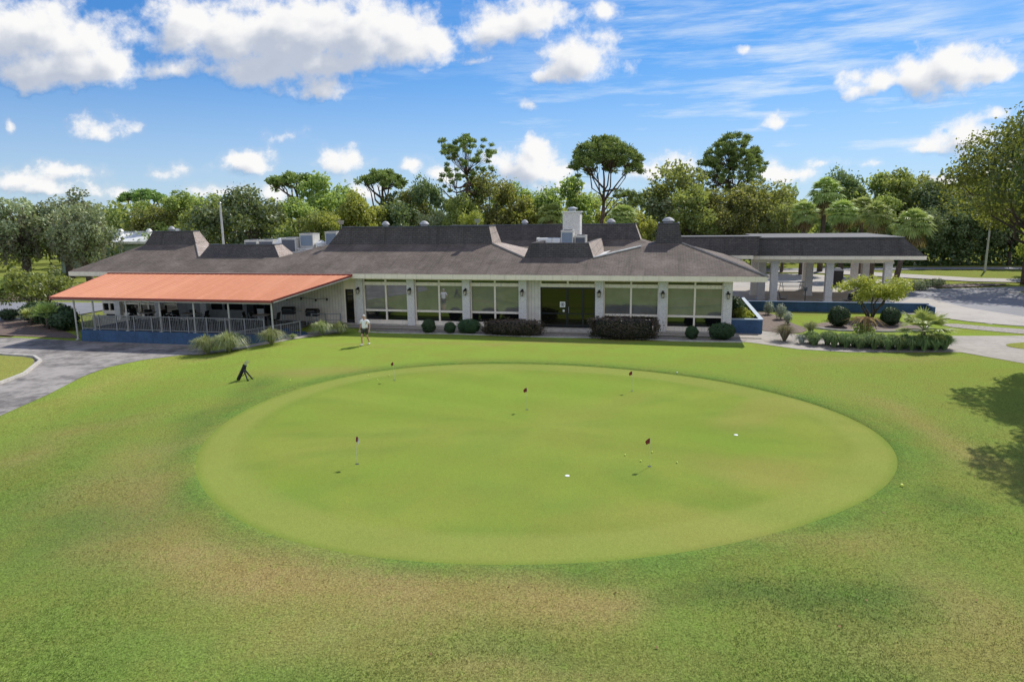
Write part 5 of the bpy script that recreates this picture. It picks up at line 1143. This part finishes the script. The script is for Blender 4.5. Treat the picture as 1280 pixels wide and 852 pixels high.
# litter on the lawn
lt = MB(); rg = random.Random(50)
for i in range(260):
    x, y = rg.uniform(-12,16), 8.5+rg.random()**1.5*26
    if gdist(x, y) < .6 or (x < 4 and rg.random() < .6): continue
    leaf(lt, Vector((x,y,.03+H(x,y))), (Vector((0,0,1))+rdir(rg)*.4).normalized(), rg.uniform(.018,.045), rg, rg.random())
o = lt.build('leaf_litter', M['litter'], tone=True); tag(o, 'scattered dry fallen leaves on the grass', 'leaf litter', kind='stuff')

# ------------------------------------------------------------------ sky: clouds on a distant dome sector
CL = [(-0.665,0.256,0.09,0.05),(-0.601,0.237,0.081,0.05),(-0.581,0.205,0.066,0.038),(-0.662,0.198,0.072,0.033),(-0.55,0.208,0.038,0.031),(-0.478,0.202,0.033,0.012),(-0.439,0.258,0.066,0.054),(-0.37,0.24,0.09,0.057),(-0.292,0.25,0.102,0.057),(-0.204,0.245,0.096,0.057),(-0.138,0.239,0.066,0.048),(-0.339,0.205,0.072,0.03),(-0.261,0.215,0.072,0.026),(-0.258,0.18,0.038,0.018),(-0.105,0.239,0.033,0.031),(-0.022,0.251,0.05,0.033),(0.038,0.263,0.06,0.031),(0.099,0.211,0.062,0.036),(0.06,0.188,0.029,0.017),(0.131,0.278,0.026,0.014),(0.143,0.241,0.022,0.017),(-0.046,0.211,0.017,0.008),(0.026,0.152,0.019,0.011),(0.506,0.178,0.045,0.024),(0.561,0.184,0.057,0.03),(0.621,0.197,0.062,0.041),(0.671,0.197,0.042,0.026),(0.485,0.167,0.019,0.014),(0.643,0.097,0.055,0.024),(0.599,0.086,0.033,0.012),(0.679,0.13,0.045,0.012),(0.625,0.112,0.038,0.018),(0.373,0.122,0.026,0.017),(0.32,0.218,0.013,0.006),(-0.587,0.128,0.048,0.022),(-0.548,0.124,0.033,0.012),(-0.318,0.116,0.033,0.011),(-0.372,0.079,0.037,0.019),(-0.643,0.071,0.043,0.016),(-0.481,0.063,0.036,0.011),(-0.241,0.08,0.036,0.018),(-0.145,0.076,0.016,0.012),(-0.458,0.07,0.01,0.007),(0.02,0.064,0.045,0.026),(0.037,0.088,0.026,0.022),(0.06,0.058,0.033,0.014),(-0.014,0.078,0.026,0.013),(0.208,0.059,0.036,0.019),(0.248,0.066,0.029,0.012),(0.368,0.051,0.019,0.019),(0.414,0.053,0.03,0.008),(0.447,0.071,0.024,0.007),(0.527,0.068,0.016,0.005),(0.397,0.046,0.042,0.01),(-0.699,0.055,0.048,0.013),(-0.604,0.038,0.033,0.01),(-0.559,0.034,0.019,0.008),(-0.66,0.045,0.048,0.014),(-0.341,0.041,0.026,0.018),(-0.1,0.059,0.026,0.019),(-0.713,0.13,0.01,0.014),(0.718,0.041,0.03,0.014),(0.621,0.039,0.036,0.01),(0.094,0.038,0.048,0.012),(-0.214,0.045,0.036,0.014),(-0.409,0.038,0.036,0.01),
      (-.9,.2,.08,.04),(-.98,.12,.09,.03),(.88,.16,.09,.04),(1.0,.25,.08,.05),(-.2,.4,.2,.08),(.45,.38,.15,.06)]
def fbm(p, o=5): return noise.fractal(p, 1.0, 2.0, o)
def cdens(a, b):
    w = Vector((a*9, b*13, 1.7)); a2 = a+.016*fbm(w, 3); b2 = b+.009*fbm(w+Vector((7,3,1)), 3)
    best = -9
    for ca, cb, ra, rb in CL:
        f_ = 1.25 if cb < .1 else 1.03; ra *= f_; rb *= f_*1.05
        ex = (a2-ca)/ra
        if abs(ex) > 2.2: continue
        ey = (b2-cb)/rb; ey *= 1.0 if ey > 0 else 1.25
        q = 1-math.sqrt(ex*ex+ey*ey)
        sz = rb/.03
        q *= min(1., .35+.55*sz)
        if best < -5: best = q
        else: m_ = max(best, q); best = m_ + .10*math.exp(-abs(best-q)*6)
    return max(-1.2, best)
mb = MB(); DR = 2600.; NA, NB = 420, 150; grid = []
for j in range(NB+1):
    b = -.01+.47*j/NB; row = []
    for i in range(NA+1):
        a = -1.1+2.2*i/NA; row.append(cdens(a, b) + .34*fbm(Vector((a*26, b*40, .3)), 5)); q = Vector((a, 1, b)).normalized()*DR; mb.v.append((q.x, q.y, q.z+7))
    grid.append(row)
dens = []; shade = []
for j in range(NB+1):
    for i in range(NA+1):
        d = grid[j][i]; oc = 0.
        for n_ in range(1, 6): oc += max(0., min(.9, grid[min(NB, j+4*n_)][min(NA, i+2*n_)]))/5
        d1 = grid[min(NB, j+3)][min(NA, i+2)]
        dens.append(d); shade.append(.30-1.25*oc+.55*(d-d1))
mb.tone = [.5]*len(mb.v)
for j in range(NB):
    for i in range(NA): k = j*(NA+1)+i; mb.f.append((k, k+NA+1, k+NA+2, k+1))
m, nt = newmat('cumulus and cirrus'); k = NT(nt); p = k.n('ShaderNodeVectorMath', operation='NORMALIZE', i_0=k.pos()).outputs[0]
d = k.math('ADD', k.attr('dens'), k.math('ADD', k.math('MULTIPLY', k.math('SUBTRACT', k.noise(p, 44, 8, .66), .5), 1.05), k.math('MULTIPLY', k.math('SUBTRACT', k.noise(p, 130, 4, .6), .5), .30)))
al = k.ramp(d, -.16, .58)
l = k.math('ADD', k.attr('lit'), k.math('MULTIPLY', k.math('SUBTRACT', k.noise(p, 34, 6, .62), .5), .55))
thick = k.ramp(d, .25, 1.1)
br = k.math('ADD', k.ramp(l, -.62, .30), k.math('MULTIPLY', k.math('SUBTRACT', 1., thick), .10), clamp=True)
cc = k.mix(br, (.50,.56,.68), (1.0,.995,.99))
mp = k.n('ShaderNodeMapping', i_Vector=p, i_Rotation=(0, R(-9), 0), i_Scale=(2.6, 3., 24.)).outputs[0]
sx = k.n('ShaderNodeSeparateXYZ', i_0=p)
ci = k.math('MULTIPLY', k.ramp(k.noise(mp, 2.1, 8, .66), .36, .74), k.ramp(sx.outputs[0], -.45, .25))
ci = k.math('MULTIPLY', k.math('MULTIPLY', ci, .80), k.ramp(k.noise(p, 3.2, 3), .28, .6))
hz = k.math('MULTIPLY', k.ramp(sx.outputs[2], .24, -.03), .60)
thin = k.math('MAXIMUM', ci, hz)
A = k.math('MAXIMUM', al, thin)
col = k.mix(k.math('DIVIDE', al, k.math('MAXIMUM', A, .001), clamp=True), (.80,.90,1.0), cc)
em = k.n('ShaderNodeEmission', i_Color=col, i_Strength=.97).outputs[0]; tp = k.n('ShaderNodeBsdfTransparent').outputs[0]
mx = k.n('ShaderNodeMixShader', i_0=A); k.set(mx.inputs[1], tp); k.set(mx.inputs[2], em); k.out(mx.outputs[0])
m.cycles.emission_sampling = 'NONE'
sky = mb.build('sky', m); 
for nm, vals in (('dens', dens), ('lit', shade)): at = sky.data.attributes.new(nm, 'FLOAT', 'POINT'); at.data.foreach_set('value', vals)
struct(sky)

# ------------------------------------------------------------------ light, world, camera
EL, AZ = R(43), R(37)
sd = Vector((math.sin(AZ)*math.cos(EL), math.cos(AZ)*math.cos(EL), math.sin(EL)))
L = bpy.data.lights.new('sun', 'SUN'); L.energy = 5.0; L.angle = R(.55); L.color = (1, .955, .88)
lo = bpy.data.objects.new('sun', L); C.objects.link(lo); lo.rotation_euler = (-sd).to_track_quat('-Z', 'Y').to_euler(); lo.location = (40, 60, 60)
w = bpy.data.worlds.new('World'); SC.world = w; w.use_nodes = True; nt = w.node_tree; nt.nodes.clear(); k = NT(nt)
s = k.n('ShaderNodeTexSky', sky_type='NISHITA'); s.sun_disc = False; s.sun_elevation = EL; s.sun_rotation = AZ; s.altitude = 0; s.air_density = 1.; s.dust_density = .4; s.ozone_density = 2.5
den = k.mix(1., (1,1,1), k.mix(1., s.outputs[0], (.055,.055,.055), 'MULTIPLY'), 'ADD')      # soft shoulder so the haze near the sun does not clip
hs = k.mix(1., k.mix(1., s.outputs[0], den, 'DIVIDE'), (.27,.62,1.07), 'MULTIPLY')
gd = k.n('ShaderNodeTexCoord').outputs['Generated']; gz = k.n('ShaderNodeSeparateXYZ', i_0=gd)
pj = k.n('ShaderNodeVectorMath', operation='DIVIDE', i_0=gd, i_1=k.n('ShaderNodeCombineXYZ', i_X=k.math('ADD', gz.outputs[2], .25), i_Y=k.math('ADD', gz.outputs[2], .25), i_Z=1.).outputs[0]).outputs[0]
cm = k.math('MULTIPLY', k.math('MULTIPLY', k.ramp(k.noise(pj, 1.7, 6, .6), .42, .60), k.ramp(gz.outputs[1], .35, -.1)), k.ramp(gz.outputs[2], .0, .08))   # unseen white clouds added behind the viewer to brighten the shaded facade
hs = k.mix(k.math('MULTIPLY', cm, .85), hs, (9.6,9.1,8.5))
bg = k.n('ShaderNodeBackground', i_Color=hs, i_Strength=.15).outputs[0]; k.set(k.n('ShaderNodeOutputWorld').inputs[0], bg)
cam = bpy.data.cameras.new('camera'); co = bpy.data.objects.new('camera', cam); C.objects.link(co); SC.camera = co
cam.sensor_width = 36; cam.lens = 853.3/1280*36; cam.clip_start = .1; cam.clip_end = 9000
pt_, ro = R(10.4), R(.7)
fw = Vector((0, math.cos(pt_), -math.sin(pt_))); ri = Vector((1,0,0)); up = ri.cross(fw)
r2 = ri*math.cos(ro)-up*math.sin(ro); u2 = up*math.cos(ro)+ri*math.sin(ro)
mm = Matrix((r2, u2, -fw)).transposed().to_4x4(); mm.translation = (0,0,7.2); co.matrix_world = mm
SC.view_settings.view_transform = 'Standard'; SC.view_settings.look = 'None'; SC.view_settings.exposure = 0; SC.view_settings.gamma = 1
SC.render.engine = 'CYCLES'; SC.cycles.max_bounces = 6; SC.cycles.transparent_max_bounces = 8; SC.cycles.use_denoising = True
